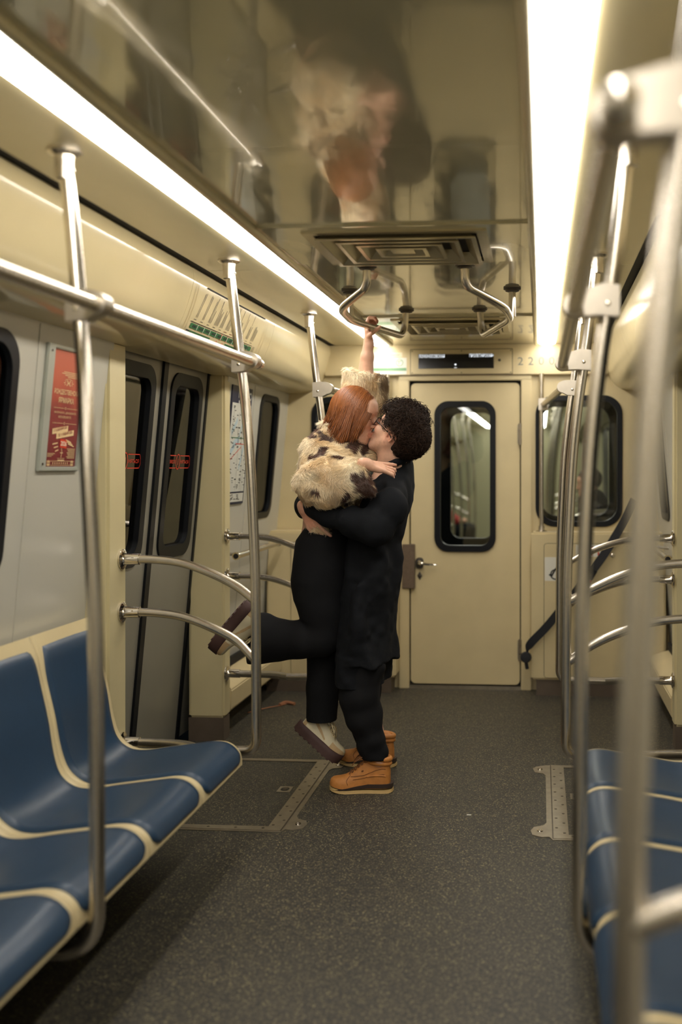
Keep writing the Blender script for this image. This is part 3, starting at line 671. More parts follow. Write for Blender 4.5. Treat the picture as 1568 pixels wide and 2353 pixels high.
# line diagram on the cove above the left doorway
t = thing('line_diagram', 'green line diagram printed on the cove panel above the left doorway', 'map', (-.9, 4.3, 1.95))
cf = lambda lift: (lambda y, l: cove_fn(-1, lift)(y, l))
c1, c2 = cf(.0022), cf(.003)
b = MB()
for l0, l1 in ((.205, .226),): put_rect(b, c1, 3.89, 4.72, l0, l1)
put_rect(b, c1, 3.905, 4.16, .236, .268); put_rect(b, c1, 4.36, 4.70, .236, .268); b.build('green_band', M['green'], t, smooth=0, fix=False)
b = MB(); put_rect(b, c1, 3.872, 3.904, .236, .268); put_rect(b, c1, 3.878, 4.72, .198, .2005)
for k in range(11): put_rect(b, c1, 3.90 + k * .077, 3.93 + k * .077, .187, .189)
rr = random.Random(5)
for k in range(11):
    y = 3.915 + k * .075; n = rr.choice((2, 3, 2, 4)); 
    for j in range(n): L = rr.uniform(.05, .12); put_line(b, c1, [(y + j * .013, .178), (y + j * .013 + L * .35, .178 - L)], .0035)
for k in range(9): 
    for j in range(6): put_rect(b, c1, 4.735 + j * .006, 4.738 + j * .006, .20 + k * .006, .203 + k * .006)
for k in range(10):
    for j in range(3): put_rect(b, c2, 3.915 + k * .079 + j * .016, 3.925 + k * .079 + j * .016, .210, .221)
b.build('print', M['ink'], t, smooth=0, fix=False)
b = MB()
for k in range(1, 11): put_rect(b, c2, 3.891 + k * .077, 3.896 + k * .077, .203, .229)
ring_line(b, c2, 3.888, .252, .006, .007, .006, 10); put_text(b, 'Зелёная линия', lambda u, v: c2(4.47 + u, .262 - v), 0, 0, w=.15, h=.015); b.build('white_ticks', M['paper'], t, smooth=0, fix=False)
b = MB()
for y in (4.27, 4.35): put_rect(b, c2, y, y + .006, .200, .232); put_line(b, c1, [(y - .03, .250), (y - .02, .240)], .012); put_rect(b, c1, y + .01, y + .05, .187, .189)
b.build('red_marks', M['red'], t, smooth=0, fix=False)
b = MB(); put_rect(b, c1, 3.95, 4.80, .048, .054); b.build('hatch_slot', M['black'], t, smooth=0, fix=False)
b = MB()
for L in ([(3.855, .05), (3.855, .28)], [(4.82, .05), (4.82, .28)], [(3.83, .03), (3.83, .30), (4.86, .30), (4.86, .03)]): put_line(b, c1, [q for a, c in zip(L, L[1:]) for q in [(a[0] + (c[0] - a[0]) * k / 8, a[1] + (c[1] - a[1]) * k / 8) for k in range(9)]], .003)
b.build('panel_seam', mat('panel_seam', lin(168, 150, 108), .4), t, smooth=0, fix=False)

# station display and car number on the header panel
fh = lambda w: (lambda u, v: (u, 6.322 - w, v))
t = thing('station_display', 'framed black station display above the gangway door', 'display', (-.02, 6.318, 2.02))
b = MB(); b.plate([(-.345, 2.012), (.302, 2.012), (.302, 2.168), (-.345, 2.168)], [], lambda u, v, w: (u, 6.322 - w, v), 0, .006); b.build('panel', M['cream'], t, bevel=.002)
b = MB(); L = [(-.347, 2.010), (.304, 2.010), (.304, 2.170), (-.347, 2.170), (-.347, 2.010)]; put_line(b, fh(.0008), L, .005); b.build('seam', M['screw'], t, smooth=0, fix=False)
b = MB(); put_rect(b, fh(.0072), -.296, .186, 2.047, 2.139); b.build('screen', M['screen'], t, smooth=0, fix=False)
b = MB(); f = fh(.0082); put_text(b, 'ЛОМОНОСОВСКАЯ', f, -.293, 2.116, w=.165, h=.021, bold=.006); put_text(b, 'ПРОЛЕТАРСКАЯ>', f, .186, 2.118, w=.155, h=.021, align='r', bold=.006); ring_line(b, f, -.058, 2.072, .003, .006, n=10); put_rect(b, f, -.066, -.05, 2.050, 2.053); b.build('lettering', M['led'], t, smooth=0, fix=False)
for u in (-.336, -.02, .293):
    for v in (2.021, 2.159): b = MB(); b.lathe([(0, 0), (.004, 0), (.003, -.002), (0, -.002)], (u, 6.316, v), 'y', 8); b.build('screw', M['screw'], t)
b = MB(); b.lathe([(0, 0), (.009, 0), (.009, -.001), (0, -.001)], (.222, 6.3155, 2.098), 'y', 14); b.build('sensor', M['screw'], t)
for i, ch in enumerate('22008'):
    b = MB(); put_text(b, ch, fh(.001), .338 + i * .066, 2.066, w=.034, h=.05)
    tag(b.build('number_digit', M['grey_ink'], None, smooth=0, fix=False), ('first dark number 2 beside the station display', 'second dark number 2 on the header panel', 'first dark number 0 on the header panel', 'second dark number 0 under the right light strip', 'dark number 8 on the header panel, behind the poles')[i], 'number', 'car number on the header panel')
t = thing('green_sticker', 'white sticker with a green stripe and round badge on the header panel', 'sticker', (-.5, 6.32, 2.015))
b = MB(); put_rect(b, fh(.001), -.66, -.372, 2.012, 2.118); b.build('sheet', M['white'], t, smooth=0, fix=False)
b = MB(); put_rect(b, fh(.0018), -.66, -.374, 2.035, 2.054); ring_line(b, fh(.0018), -.418, 2.088, .022, .004); put_line(b, fh(.0018), [(-.432, 2.094), (-.42, 2.098), (-.424, 2.076)], .004); put_line(b, fh(.0018), [(-.416, 2.10), (-.404, 2.096)], .005); put_text(b, 'БАЛ', fh(.0018), -.60, 2.076, h=.02); b.build('green_marks', mat('pale_green_print', lin(120, 164, 124), .4), t, smooth=0, fix=False)
t = thing('text_sticker', 'small pale sticker with a dark line of text above the green sticker', 'sticker', (-.5, 6.32, 2.13))
b = MB(); put_rect(b, fh(.001), -.645, -.40, 2.124, 2.152); b.build('sheet', mat('pale_sticker', lin(214, 206, 178), .4), t, smooth=0, fix=False)
b = MB(); put_text(b, 'МЫ ЗА ЧИСТЫЙ ВАГОН', fh(.0018), -.62, 2.132, w=.2, h=.011); b.build('lettering', M['ink'], t, smooth=0, fix=False)

# right cabinet stickers and belt
fc = lambda w: (lambda u, v: (u, 6.186 - w, v))
t = thing('wheelchair_sticker', 'small white sticker with a dark tick on the right cabinet', 'sticker', (.56, 6.185, .715))
b = MB(); b.plate(rrect(.508, .664, .715, .862, .006, 3), [], lambda u, v, w: (u, 6.1862 - w, v), 0, .001); b.build('sheet', M['white'], t)
b = MB(); put_line(b, fc(.0022), [(.535, .755), (.55, .745), (.575, .79), (.60, .81)], .010); ring_line(b, fc(.0022), .575, .755, .03, .008); ring_line(b, fc(.0022), .60, .83, .008, .010); b.build('symbol', M['ink'], t, smooth=0, fix=False)
t = thing('notice_sticker', 'white notice with big red letters on the right cabinet', 'sticker', (.78, 6.185, .865))
b = MB(); put_rect(b, fc(.001), .70, .865, .866, .94); b.build('sheet', M['white'], t, smooth=0, fix=False)
b = MB(); put_text(b, 'СП', fc(.0022), .722, .873, w=.12, h=.055); b.build('lettering', M['red'], t, smooth=0, fix=False)
t = thing('safety_belt', 'black webbing belt with buckle slung across the right cabinet', 'belt', (.7, 6.15, .24))
def ribbon(pts, w, th=.003):
    P = [Vector(p) for p in pts]; R = []
    for i, p in enumerate(P):
        d = (P[min(i + 1, len(P) - 1)] - P[max(i - 1, 0)]).normalized(); n = Vector((0, -1, 0)); s = d.cross(n).normalized(); ww = w[i] if isinstance(w, list) else w
        R.append([p + s * ww / 2 + n * th, p - s * ww / 2 + n * th, p - s * ww / 2 - n * th, p + s * ww / 2 - n * th])
    return R
b = MB(); P = smooth_path([(1.06, 6.17, 1.22), (.99, 6.165, 1.08), (.88, 6.14, .90), (.80, 6.12, .79)], 5); b.loft(ribbon(P, .052))
P = smooth_path([(.745, 6.11, .715), (.64, 6.12, .59), (.52, 6.13, .44), (.435, 6.14, .35), (.405, 6.15, .305), (.40, 6.16, .27)], 5); b.loft(ribbon(P, [.05] * 16 + [.05, .05, .048, .044, .036, .026, .02, .016, .014, .012][:len(P) - 16])); b.build('webbing', M['strap'], t)
b = MB(); b.loft(ribbon([(.805, 6.118, .80), (.775, 6.11, .755), (.745, 6.105, .708)], [.058, .062, .05], .011)); bk = b.build('buckle', M['rubber'], t, bevel=.003)
b = MB(); b.loft(ribbon([(.766, 6.098, .742), (.758, 6.097, .730)], .058, .002)); b.build('release_button', M['red'], bk)
b = MB(); b.lathe([(0, -.02), (.03, -.018), (.036, 0), (.03, .02), (0, .022)], (.392, 6.16, .245), 'y', 16); b.tube([(.392, 6.17, .22), (.40, 6.17, .17)], .012, 8); b.build('anchor', M['strap'], t, bevel=.002)

# floor hatches
def make_hatch(label):
    t = thing('floor_hatch', label, 'floor hatch', (-.8, 4.28, 0), 'metal framed floor hatches')
    x0, x1, y0, y1 = -1.10, -.505, 3.80, 4.75; fz = lambda u, v, w: (u, v, w)
    b = MB()
    b.plate([(x0, y0 + .012), (x1 - .025, y0 + .012), (x1 - .025, y1), (x0, y1)], [[(x0 + .03, y0 + .055), (x0 + .03, y1 - .035), (x1 - .085, y1 - .035), (x1 - .085, y0 + .055)]], fz, 0, .004); b.build('frame', M['alu'], t, bevel=.001)
    out = [(x0, y0), (x1 - .022, y0), (x1 - .01, y0 + .03), (x1 + .02, y0 + .025)] + [(x1 + .055, y0 + .045), (x1 + .062, y0 + .09), (x1 + .05, y0 + .13), (x1 + .012, y0 + .15), (x1, y0 + .18), (x1, y1 - .16), (x1 + .012, y1 - .13), (x1 + .05, y1 - .115), (x1 + .06, y1 - .06), (x1 + .045, y1 - .03), (x1 + .01, y1 - .01), (x1 - .02, y1)]
    b = MB(); b.plate(out + [(x1 - .022, y1), (x1 - .022, y0 + .010), (x0, y0 + .010)], [], fz, 0, .003); b.build('hinge_plate', M['alu'], t)
    b = MB(); put_line(b, lambda u, v: (u, v, .0043), [(x1 - .0235, y0 + .012), (x1 - .0235, y1)], .005); b.build('hinge_line', M['screw'], t, smooth=0, fix=False)
    rr = random.Random(9)
    for k in range(16): b = MB(); u, v = x1 - .055 + (.016 if k % 2 else -.014), y0 + .07 + k * .054; b.lathe([(0, 0), (.006, 0), (.006, .001), (0, .001)], (u, v, .0036), 'z', 8); b.build('rivet', M['screw'], t, smooth=0)
    for k in range(5): b = MB(); b.lathe([(0, 0), (.006, 0), (.006, .001), (0, .001)], (x1 - .1 - k * .11, y0 + .035, .0036), 'z', 8); b.build('rivet', M['screw'], t, smooth=0)
    for v in (y0 + .09, y1 - .07): b = MB(); b.lathe([(.006, .003), (.013, .003), (.012, .006), (.007, .006), (.006, .003)], (x1 + .026, v, 0), 'z', 14); b.build('bolt', M['chrome'], t)
    b = MB(); q = (x1 - .165, x1 - .105, 4.27, 4.345); b.plate([(q[0], q[2]), (q[1], q[2]), (q[1], q[3]), (q[0], q[3])], [rrect(q[0] + .012, q[1] - .012, q[2] + .014, q[3] - .014, .015)], fz, 0, .003); lk = b.build('lock', M['alu'], t)
    b = MB(); b.lathe([(0, .0015), (.012, .0015), (.012, .003), (0, .003)], ((q[0] + q[1]) / 2, (q[2] + q[3]) / 2, 0), 'z', 14); b.build('key_socket', M['screw'], lk)
    return t
h = make_hatch('metal framed floor hatch at the end of the left seats, beside the boots')
o = copy_tree(h); o.location.x *= -1; o.scale = (-1, 1, 1); o['label'] = 'metal framed floor hatch at the end of the right seats'
b = MB(); b.box(-.03, .0, 0, .012, 0, .002); o = tag(b.build('paper_scrap', M['paper'], None), 'tiny pale scrap of paper on the floor in front of the tan boots', 'paper scrap'); p = pt(734, 1831, 4.2); o.location = (-.52, 4.10, .0005); o.rotation_euler.z = .5
b = MB(); b.box(0, .018, 0, .007, 0, .002); o = tag(b.build('paper_scrap', M['paper'], None), 'tiny pale scrap of paper in the middle of the bare floor', 'paper scrap'); o.location = (.19, 4.05, .0005)
b = MB(); b.tube(smooth_path([(-1.20, 5.62, .006), (-1.12, 5.72, .01), (-1.06, 5.80, .006), (-1.03, 5.84, .008)], 4), .003, 6); b.tube(smooth_path([(-1.06, 5.80, .01), (-1.04, 5.86, .012), (-.98, 5.84, .008)], 4), .010, 6); tag(b.build('crumpled_wrapper', mat('orange_litter', lin(150, 100, 70), .6), None), 'crumpled orange brown litter on the floor by the left end corner', 'litter')
# ------------------------------------------------------------------ the next car, seen through the end windows
NY = 6.98
b = MB(); b.plate([(-1.32, 0), (1.32, 0), (1.32, 2.26), (-1.32, 2.26)], [rrect(-.15, .15, .92, 1.80, .07)] + [rrect(-.96, -.49, 1.08, 1.84, .1), rrect(.49, .96, 1.08, 1.84, .1)], lambda u, v, w: (u, NY - w, v), -.04, 0)
structure(b, 'wall_next_car', M['rubber'], 'dark outer end wall of the next car behind the gangway windows', 'wall')
NE = 19.5
b = MB(); b.box(-1.3, 1.3, NY + .04, NE, -.04, 0); structure(b, 'floor_next_car', M['floor'], 'floor of the next car', 'floor')
b = MB(); b.box(-1.3, 1.3, NY + .04, NE, 2.2, 2.24); structure(b, 'ceiling_next_car', M['ceiling_side'], 'ceiling of the next car', 'ceiling')
M['next_wall'] = mat('next_car_wall', lin(172, 168, 136), .5)
NWIN = ((8.35, 9.0), (9.5, 10.4), (10.9, 11.7), (13.4, 14.3), (14.8, 15.7), (16.2, 17.0))
b = MB()
for s in (-1, 1):
    b.box(min(s * 1.22, s * 1.30), max(s * 1.22, s * 1.30), NY + .04, NE, 0, 2.2)
    for y in (8.05, 12.0, 13.1, 17.6): b.box(min(s * 1.14, s * 1.22), max(s * 1.14, s * 1.22), y - .08, y + .08, 0, 2.0)
    b.loft([[(s * x, y, z) for x, z in ((.87, 2.2), (.90, 2.05), (1.0, 1.93), (1.2, 1.9), (1.22, 2.2))] for y in (NY + .05, NE)])
b.box(-1.3, 1.3, NE, NE + .04, 0, 2.2); structure(b, 'wall_next_car_inside', M['next_wall'], 'olive cream side walls of the next car', 'wall')
b = MB()
for s in (-1, 1):
    for y0, y1 in NWIN + ((12.2, 12.9),): b.box(min(s * 1.21, s * 1.222), max(s * 1.21, s * 1.222), y0, y1, .98, 1.85)
structure(b, 'window_7', M['rubber'], 'dark side windows of the next car', 'window')
for s, sd in ((-1, 'left'), (1, 'right')):
    light_strip('ceiling_light', 'light strip of the next car, %s side' % sd, min(s * .46, s * .57), max(s * .46, s * .57), NY + .2, NE - .2, 'next car light strips', s)
    for y0 in ((8.3, 9.6) if s > 0 else (13.4, 14.85)):
        for k in range(3):
            o = copy_tree(proto); o.location = (s * .9, y0 + .22 + k * .433, 0); o.rotation_euler.z = 0 if s < 0 else math.pi
            o['label'] = 'dark blue seat of the next car, %s side, seen through the end windows' % sd; o['group'] = 'next car seats on the %s' % sd
    for Y, src in ((8.12, 3.67), (9.55, 2.37), (10.95, 3.67), (12.05, 4.97), (13.3, 2.37), (14.78, 3.67), (16.1, 2.37)):
        o = copy_tree(protos[src]); o.location = (s * abs(protos[src].location.x), Y, .25); o.scale = (-s, 1, 1)
        o['label'] = 'steel pole of the next car, %s side, seen through the end windows' % sd; o['group'] = 'next car poles on the %s' % sd
# ------------------------------------------------------------------ body modelling: blended solids on a grid, one continuous surface
def V3(p): return np.array([p[0], p[1], p[2]], dtype=np.float64)
def steps(*segs):
    out = []
    for a, b, h in segs: out += list(np.arange(a, b - h * .3, h))
    return np.array(out + [segs[-1][1]], dtype=np.float32)
_rng = np.random.RandomState(11); _lat = _rng.rand(32, 32, 32).astype(np.float32)
def vnoise(P, s):
    q = P / s; i = np.floor(q).astype(int); f = (q - i).astype(np.float32); f = f * f * (3 - 2 * f); r = 0
    for dx in (0, 1):
        for dy in (0, 1):
            for dz in (0, 1):
                w = (f[..., 0] if dx else 1 - f[..., 0]) * (f[..., 1] if dy else 1 - f[..., 1]) * (f[..., 2] if dz else 1 - f[..., 2])
                r = r + w * _lat[(i[..., 0] + dx) % 32, (i[..., 1] + dy) % 32, (i[..., 2] + dz) % 32]
    return r - .5
class Solid:
    def __init__(s, xs, ys, zs):
        s.x, s.y, s.z = [np.asarray(a, dtype=np.float32) for a in (xs, ys, zs)]; s.F = np.full((len(s.x), len(s.y), len(s.z)), .15, dtype=np.float32)
    def _sl(s, lo, hi):
        r = []
        for a, l, h in zip((s.x, s.y, s.z), lo, hi): i, j = np.searchsorted(a, l), np.searchsorted(a, h); r.append(slice(max(i - 1, 0), min(j + 1, len(a))))
        return tuple(r)
    def _pts(s, sl): return s.x[sl[0]][:, None, None], s.y[sl[1]][None, :, None], s.z[sl[2]][None, None, :]
    def put(s, sl, d, k, sub=False):
        if d.size == 0: return
        F = s.F[sl]; d = d.astype(np.float32)
        if sub: d = -d; h = np.clip(.5 - .5 * (F - d) / k, 0, 1); s.F[sl] = F + (d - F) * h + k * h * (1 - h)
        else: h = np.clip(.5 + .5 * (d - F) / k, 0, 1); s.F[sl] = d + (F - d) * h - k * h * (1 - h)
    def capsule(s, a, b, ra, rb=None, k=.01, sub=False, cut=None, squash=None):
        a, b = V3(a), V3(b); rb = ra if rb is None else rb; m = max(ra, rb) + k + .02
        sl = s._sl(np.minimum(a, b) - m, np.maximum(a, b) + m); X, Y, Z = s._pts(sl); ab = b - a; L = ab @ ab + 1e-12
        t = np.clip(((X - a[0]) * ab[0] + (Y - a[1]) * ab[1] + (Z - a[2]) * ab[2]) / L, 0, 1)
        d = np.sqrt((X - a[0] - t * ab[0]) ** 2 + (Y - a[1] - t * ab[1]) ** 2 + (Z - a[2] - t * ab[2]) ** 2) - (ra + (rb - ra) * t)
        if cut is not None: c, n = V3(cut[0]), V3(cut[1]); n = n / np.linalg.norm(n); d = np.maximum(d, (X - c[0]) * n[0] + (Y - c[1]) * n[1] + (Z - c[2]) * n[2])
        s.put(sl, d, k, sub)
    def chain(s, pts, rs, k=.01, **q):
        for a, b, r0, r1 in zip(pts, pts[1:], rs, rs[1:]): s.capsule(a, b, r0, r1, k, **q)
    def ellipsoid(s, c, r, k=.01, ax=None, sub=False):
        c = V3(c); ax = np.eye(3) if ax is None else np.array([V3(a) for a in ax]); r = np.array(r); e = np.abs(ax.T @ np.diag(r)).sum(1) + k + .02
        sl = s._sl(c - e, c + e); X, Y, Z = s._pts(sl); X, Y, Z = X - c[0], Y - c[1], Z - c[2]; k0 = 0; k1 = 0
        for i in range(3): q = X * ax[i][0] + Y * ax[i][1] + Z * ax[i][2]; k0 = k0 + (q / r[i]) ** 2; k1 = k1 + (q / r[i] ** 2) ** 2
        k0 = np.sqrt(k0); s.put(sl, k0 * (k0 - 1) / (np.sqrt(k1) + 1e-9), k, sub)
    def column(s, lev, k=.02, cut_bottom=True):
        """upright body of elliptical sections; lev = [(z, cx, cy, rx, ry)] from top to bottom"""
        L = np.array(sorted(lev)); e = L[:, 3:].max() + .06
        lo = [(L[:, 1] - L[:, 3]).min() - .05, (L[:, 2] - L[:, 4]).min() - .05, L[0, 0] - .05]; hi = [(L[:, 1] + L[:, 3]).max() + .05, (L[:, 2] + L[:, 4]).max() + .05, L[-1, 0] + .08]
        sl = s._sl(lo, hi); X, Y, Z = s._pts(sl); z = s.z[sl[2]]; g = [np.interp(z, L[:, 0], L[:, i])[None, None, :] for i in range(1, 5)]
        q = np.sqrt(((X - g[0]) / g[2]) ** 2 + ((Y - g[1]) / g[3]) ** 2); d = (q - 1) * np.minimum(g[2], g[3]); d = np.maximum(d, np.maximum(Z - L[-1, 0], L[0, 0] - Z) + 0 * d); s.put(sl, d, k)
    def lumps(s, amp, scale, zs=1.0):
        P = np.stack(np.meshgrid(s.x, s.y, s.z, indexing='ij'), -1); near = np.abs(s.F) < .05; s.F[near] += amp * 2 * vnoise(P[near] * np.array([1, 1, zs]), scale).astype(np.float32)
    def mesh(s):
        F = s.F; I = F < 0; n = [a - 1 for a in F.shape]; c = np.zeros(n, dtype=np.uint8)
        sh = [(i, j, k) for i in (0, 1) for j in (0, 1) for k in (0, 1)]; S_ = lambda o: tuple(slice(o[a], o[a] + n[a]) for a in range(3))
        for o in sh: c += I[S_(o)]
        act = (c > 0) & (c < 8); ii = np.argwhere(act); idx = np.full(n, -1, dtype=np.int32); idx[act] = np.arange(len(ii)); acc = np.zeros((len(ii), 3)); cnt = np.zeros(len(ii)); G = (s.x, s.y, s.z)
        for o in sh:
            for a in range(3):
                if o[a]: continue
                p = list(o); p[a] = 1; A = ii + o; B = ii + p; fa = F[A[:, 0], A[:, 1], A[:, 2]]; fb = F[B[:, 0], B[:, 1], B[:, 2]]; m = (fa < 0) != (fb < 0); t = np.where(m, fa / (fa - fb + 1e-12), 0)
                pa = np.stack([G[q][A[:, q]] for q in range(3)], 1); pb = np.stack([G[q][B[:, q]] for q in range(3)], 1); acc += np.where(m[:, None], pa + (pb - pa) * t[:, None], 0); cnt += m
        v = acc / cnt[:, None]; faces = []
        for a in range(3):
            b, d = (a + 1) % 3, (a + 2) % 3; s0 = [slice(None)] * 3; s1 = [slice(None)] * 3; s0[a] = slice(0, -1); s1[a] = slice(1, None)
            e = I[tuple(s0)] != I[tuple(s1)]; q = np.argwhere(e); q = q[(q[:, b] > 0) & (q[:, d] > 0) & (q[:, b] < F.shape[b] - 1) & (q[:, d] < F.shape[d] - 1)]; fl = I[q[:, 0], q[:, 1], q[:, 2]]
            def cell(ob, od): r = q.copy(); r[:, b] -= ob; r[:, d] -= od; return idx[r[:, 0], r[:, 1], r[:, 2]]
            f = np.stack([cell(1, 1), cell(0, 1), cell(0, 0), cell(1, 0)], 1); f[~fl] = f[~fl][:, ::-1]; faces.append(f)
        return v, np.concatenate(faces)

def np_mesh(name, v, f, m, parent, col=None, smooth=True, label=None):
    """mesh object from arrays of world points, all faces with the same corner count"""
    off = ORIGIN[parent.name]; me = bpy.data.meshes.new(name); o = bpy.data.objects.new(name, me); COL.objects.link(o); o.parent = parent; ORIGIN[o.name] = off
    v = np.asarray(v, dtype=np.float32) - np.array(off, dtype=np.float32); f = np.asarray(f, dtype=np.int32); nf, nc = f.shape
    me.vertices.add(len(v)); me.vertices.foreach_set('co', v.ravel()); me.loops.add(nf * nc); me.loops.foreach_set('vertex_index', f.ravel()); me.polygons.add(nf)
    me.polygons.foreach_set('loop_start', np.arange(0, nf * nc, nc, dtype=np.int32)); me.update(calc_edges=True); me.validate()
    me.polygons.foreach_set('use_smooth', np.full(len(me.polygons), smooth))
    if col is not None:
        at = me.color_attributes.new('tint', 'FLOAT_COLOR', 'POINT'); at.data.foreach_set('color', np.concatenate([np.asarray(col, dtype=np.float32), np.ones((len(v), 1), dtype=np.float32)], 1).ravel())
    me.materials.append(m)
    if label: o['label'] = label
    return o

def strands(P, R, n=3, ref=None):
    """tubes along many paths at once: P (count, steps, 3), R (count, steps)"""
    N, K, _ = P.shape; T = np.gradient(P, axis=1); T /= np.linalg.norm(T, axis=2, keepdims=True) + 1e-9
    if ref is None:                                                # one steady side direction per path, off the plane the path bends in
        c = np.cross(T[:, 0], T[:, -1]); o = np.cross(T[:, 0], np.array([.31, .62, .72])); ref = np.where(np.linalg.norm(c, axis=1)[:, None] > .15, c, o)
    ref = np.broadcast_to(ref[:, None], T.shape); U = np.cross(T, ref); U /= np.linalg.norm(U, axis=2, keepdims=True) + 1e-9; Wv = np.cross(T, U)
    ang = 2 * np.pi * np.arange(n) / n; ring = U[:, :, None] * np.cos(ang)[None, None, :, None] + Wv[:, :, None] * np.sin(ang)[None, None, :, None]
    v = P[:, :, None] + ring * R[:, :, None, None]; base = (np.arange(N) * K * n)[:, None, None] + (np.arange(K - 1) * n)[None, :, None]; j = np.arange(n)[None, None, :]; j2 = (j + 1) % n
    f = np.stack([base + j, base + j2, base + n + j2, base + n + j], -1).reshape(-1, 4); return v.reshape(-1, 3), f

class Frame:
    """head or shoe frame: origin, forward, side (left), up"""
    def __init__(s, o, fw, up): s.o = V3(o); s.f = V3(fw) / np.linalg.norm(V3(fw)); u = V3(up); u = u - s.f * (u @ s.f); s.u = u / np.linalg.norm(u); s.s = np.cross(s.u, s.f)
    def __call__(s, f, sd, u): return s.o + s.f * f + s.s * sd + s.u * u
    def ax(s): return [s.f, s.s, s.u]
    def inv(s, P): Q = P - s.o; return np.stack([Q @ s.f, Q @ s.s, Q @ s.u], -1)

def build_head(B, H, male):
    A = H.ax(); j = 1.06 if male else 1.0
    B.ellipsoid(H(-.012, 0, .036), (.098, .077, .088), .01, A)
    B.ellipsoid(H(.022, 0, -.025), (.070, .064, .088), .03, A)
    for s in (-1, 1):
        B.capsule(H(-.005, s * .056 * j, -.035), H(.055, s * .030 * j, -.098), .020 * j, .018 * j, .03)          # jaw
        B.ellipsoid(H(.062, s * .040, -.018), (.026, .026, .022), .025, A)                                       # cheek
        B.capsule(H(.082, s * .012, .034), H(.070, s * .045, .034), .011, .010, .016)                            # brow
    B.ellipsoid(H(.070, 0, -.102), (.022, .024, .018), .022, A)                                                   # chin
    B.ellipsoid(H(.060, 0, .055), (.034, .056, .045), .03, A)                                                     # forehead
    B.ellipsoid(H(.070, 0, -.066), (.026, .030, .026), .02, A)                                                    # muzzle
    for s in (-1, 1):
        B.ellipsoid(H(.098, s * .032, .012), (.016, .017, .012), .012, A, sub=True)                               # eye hollow
        B.ellipsoid(H(.075, s * .031, .011), (.0155, .0155, .0135), .004, A)                                      # closed lid
    B.chain([H(.088, 0, .026), H(.101, 0, .006), H(.113, 0, -.018)], [.0075, .0085, .0105], .010)                 # nose
    for s in (-1, 1):
        B.ellipsoid(H(.100, s * .0115, -.024), (.011, .0075, .0075), .006, A)
        B.ellipsoid(H(.1045, s * .006, -.0305), (.0045, .0032, .003), .003, A, sub=True)
    for s in (-1, 1):
        B.capsule(H(.0995, 0, -.0565), H(.0885, s * .022, -.062), .0060, .0030, .005)                             # upper lip
        B.capsule(H(.0975, 0, -.0700), H(.0880, s * .019, -.066), .0068, .0035, .005)                             # lower lip
        B.capsule(H(.108, 0, -.0635), H(.092, s * .024, -.0645), .0016, .0012, .003, sub=True)
    for s in (-1, 1):                                                                                             # ears
        c = H(-.008, s * .076, -.006); ea = Frame(c, H.f * .95 + H.s * s * .35, H.u); B.ellipsoid(c, (.017, .0065, .030), .006, [ea.f, ea.s, ea.u])
        pts = [H(-.008 + .016 * math.cos(a), s * (.081 + .004 * (1 - math.cos(a)) * .5), -.002 + .027 * math.sin(a)) for a in np.linspace(-.9, 3.9, 9)]; B.chain(pts, [.0036] * 9, .004)
        B.ellipsoid(H(-.004, s * .084, -.002), (.008, .006, .013), .004, A, sub=True); B.ellipsoid(H(0, s * .080, -.031), (.007, .005, .008), .005, A)
        B.ellipsoid(H(.004, s * .083, -.004), (.0035, .003, .006), .003, A)

def build_hand(B, wrist, F, Nn, side, curl, spread=.0, sc=1.0, thumb=(.55, .5), flen=None):
    """hand with five fingers: F finger direction, Nn back of the hand, side = +-1 which side the thumb is on; curl = bends (deg) per finger of the three joints"""
    F = V3(F); F /= np.linalg.norm(F); Nn = V3(Nn); Nn = Nn - F * (Nn @ F); Nn /= np.linalg.norm(Nn); Sd = np.cross(Nn, F) * side; w = V3(wrist)
    at = lambda f, s, n: w + (F * f + Sd * s + Nn * n) * sc
    B.chain([at(-.02, 0, 0), at(.01, 0, 0)], [.023 * sc, .021 * sc], .012)
    for s in (.024, .008, -.008, -.024): B.capsule(at(.008, s * .55, 0), at(.086 - abs(s - .006) * .22, s * 1.12, .001), .0135 * sc, .0105 * sc, .010)
    B.capsule(at(.018, .014, -.010), at(.05, .030, -.010), .014 * sc, .011 * sc, .010); B.capsule(at(.02, -.018, -.008), at(.055, -.024, -.006), .011 * sc, .009 * sc, .010)
    tips = []
    for i, (s, L) in enumerate(((.027, .92), (.009, 1.0), (-.009, .94), (-.027, .76))):
        p = at(.086 - abs(s - .006) * .22, s, .001); a = 0; sp = spread * (1.5 - i) * side * 0 + spread * (1.5 - i); c = curl[i] if isinstance(curl[0], (list, tuple)) else curl
        for q, (ln, r0, r1) in enumerate(((.043, .0098, .0088), (.027, .0088, .0080), (.022, .0080, .0066))):
            a += math.radians(c[q]); d = (F * math.cos(sp) + Sd * math.sin(sp)) * math.cos(a) - Nn * math.sin(a); e = p + d * ln * L * sc
            B.capsule(p, e, r0 * sc, r1 * sc, .0035); p = e
        tips.append(p)
    p = at(.022, .026, -.008); a, b = thumb
    for ln, r0, r1, t in ((.036, .0125, .0105, 0), (.030, .0105, .0092, .25), (.024, .0092, .0074, .5)):
        d = F * math.cos(a - t * .5) + Sd * math.sin(a - t * .5) - Nn * (b + t * .6); d /= np.linalg.norm(d); e = p + d * ln * sc; B.capsule(p, e, r0 * sc, r1 * sc, .006); p = e
    return tips

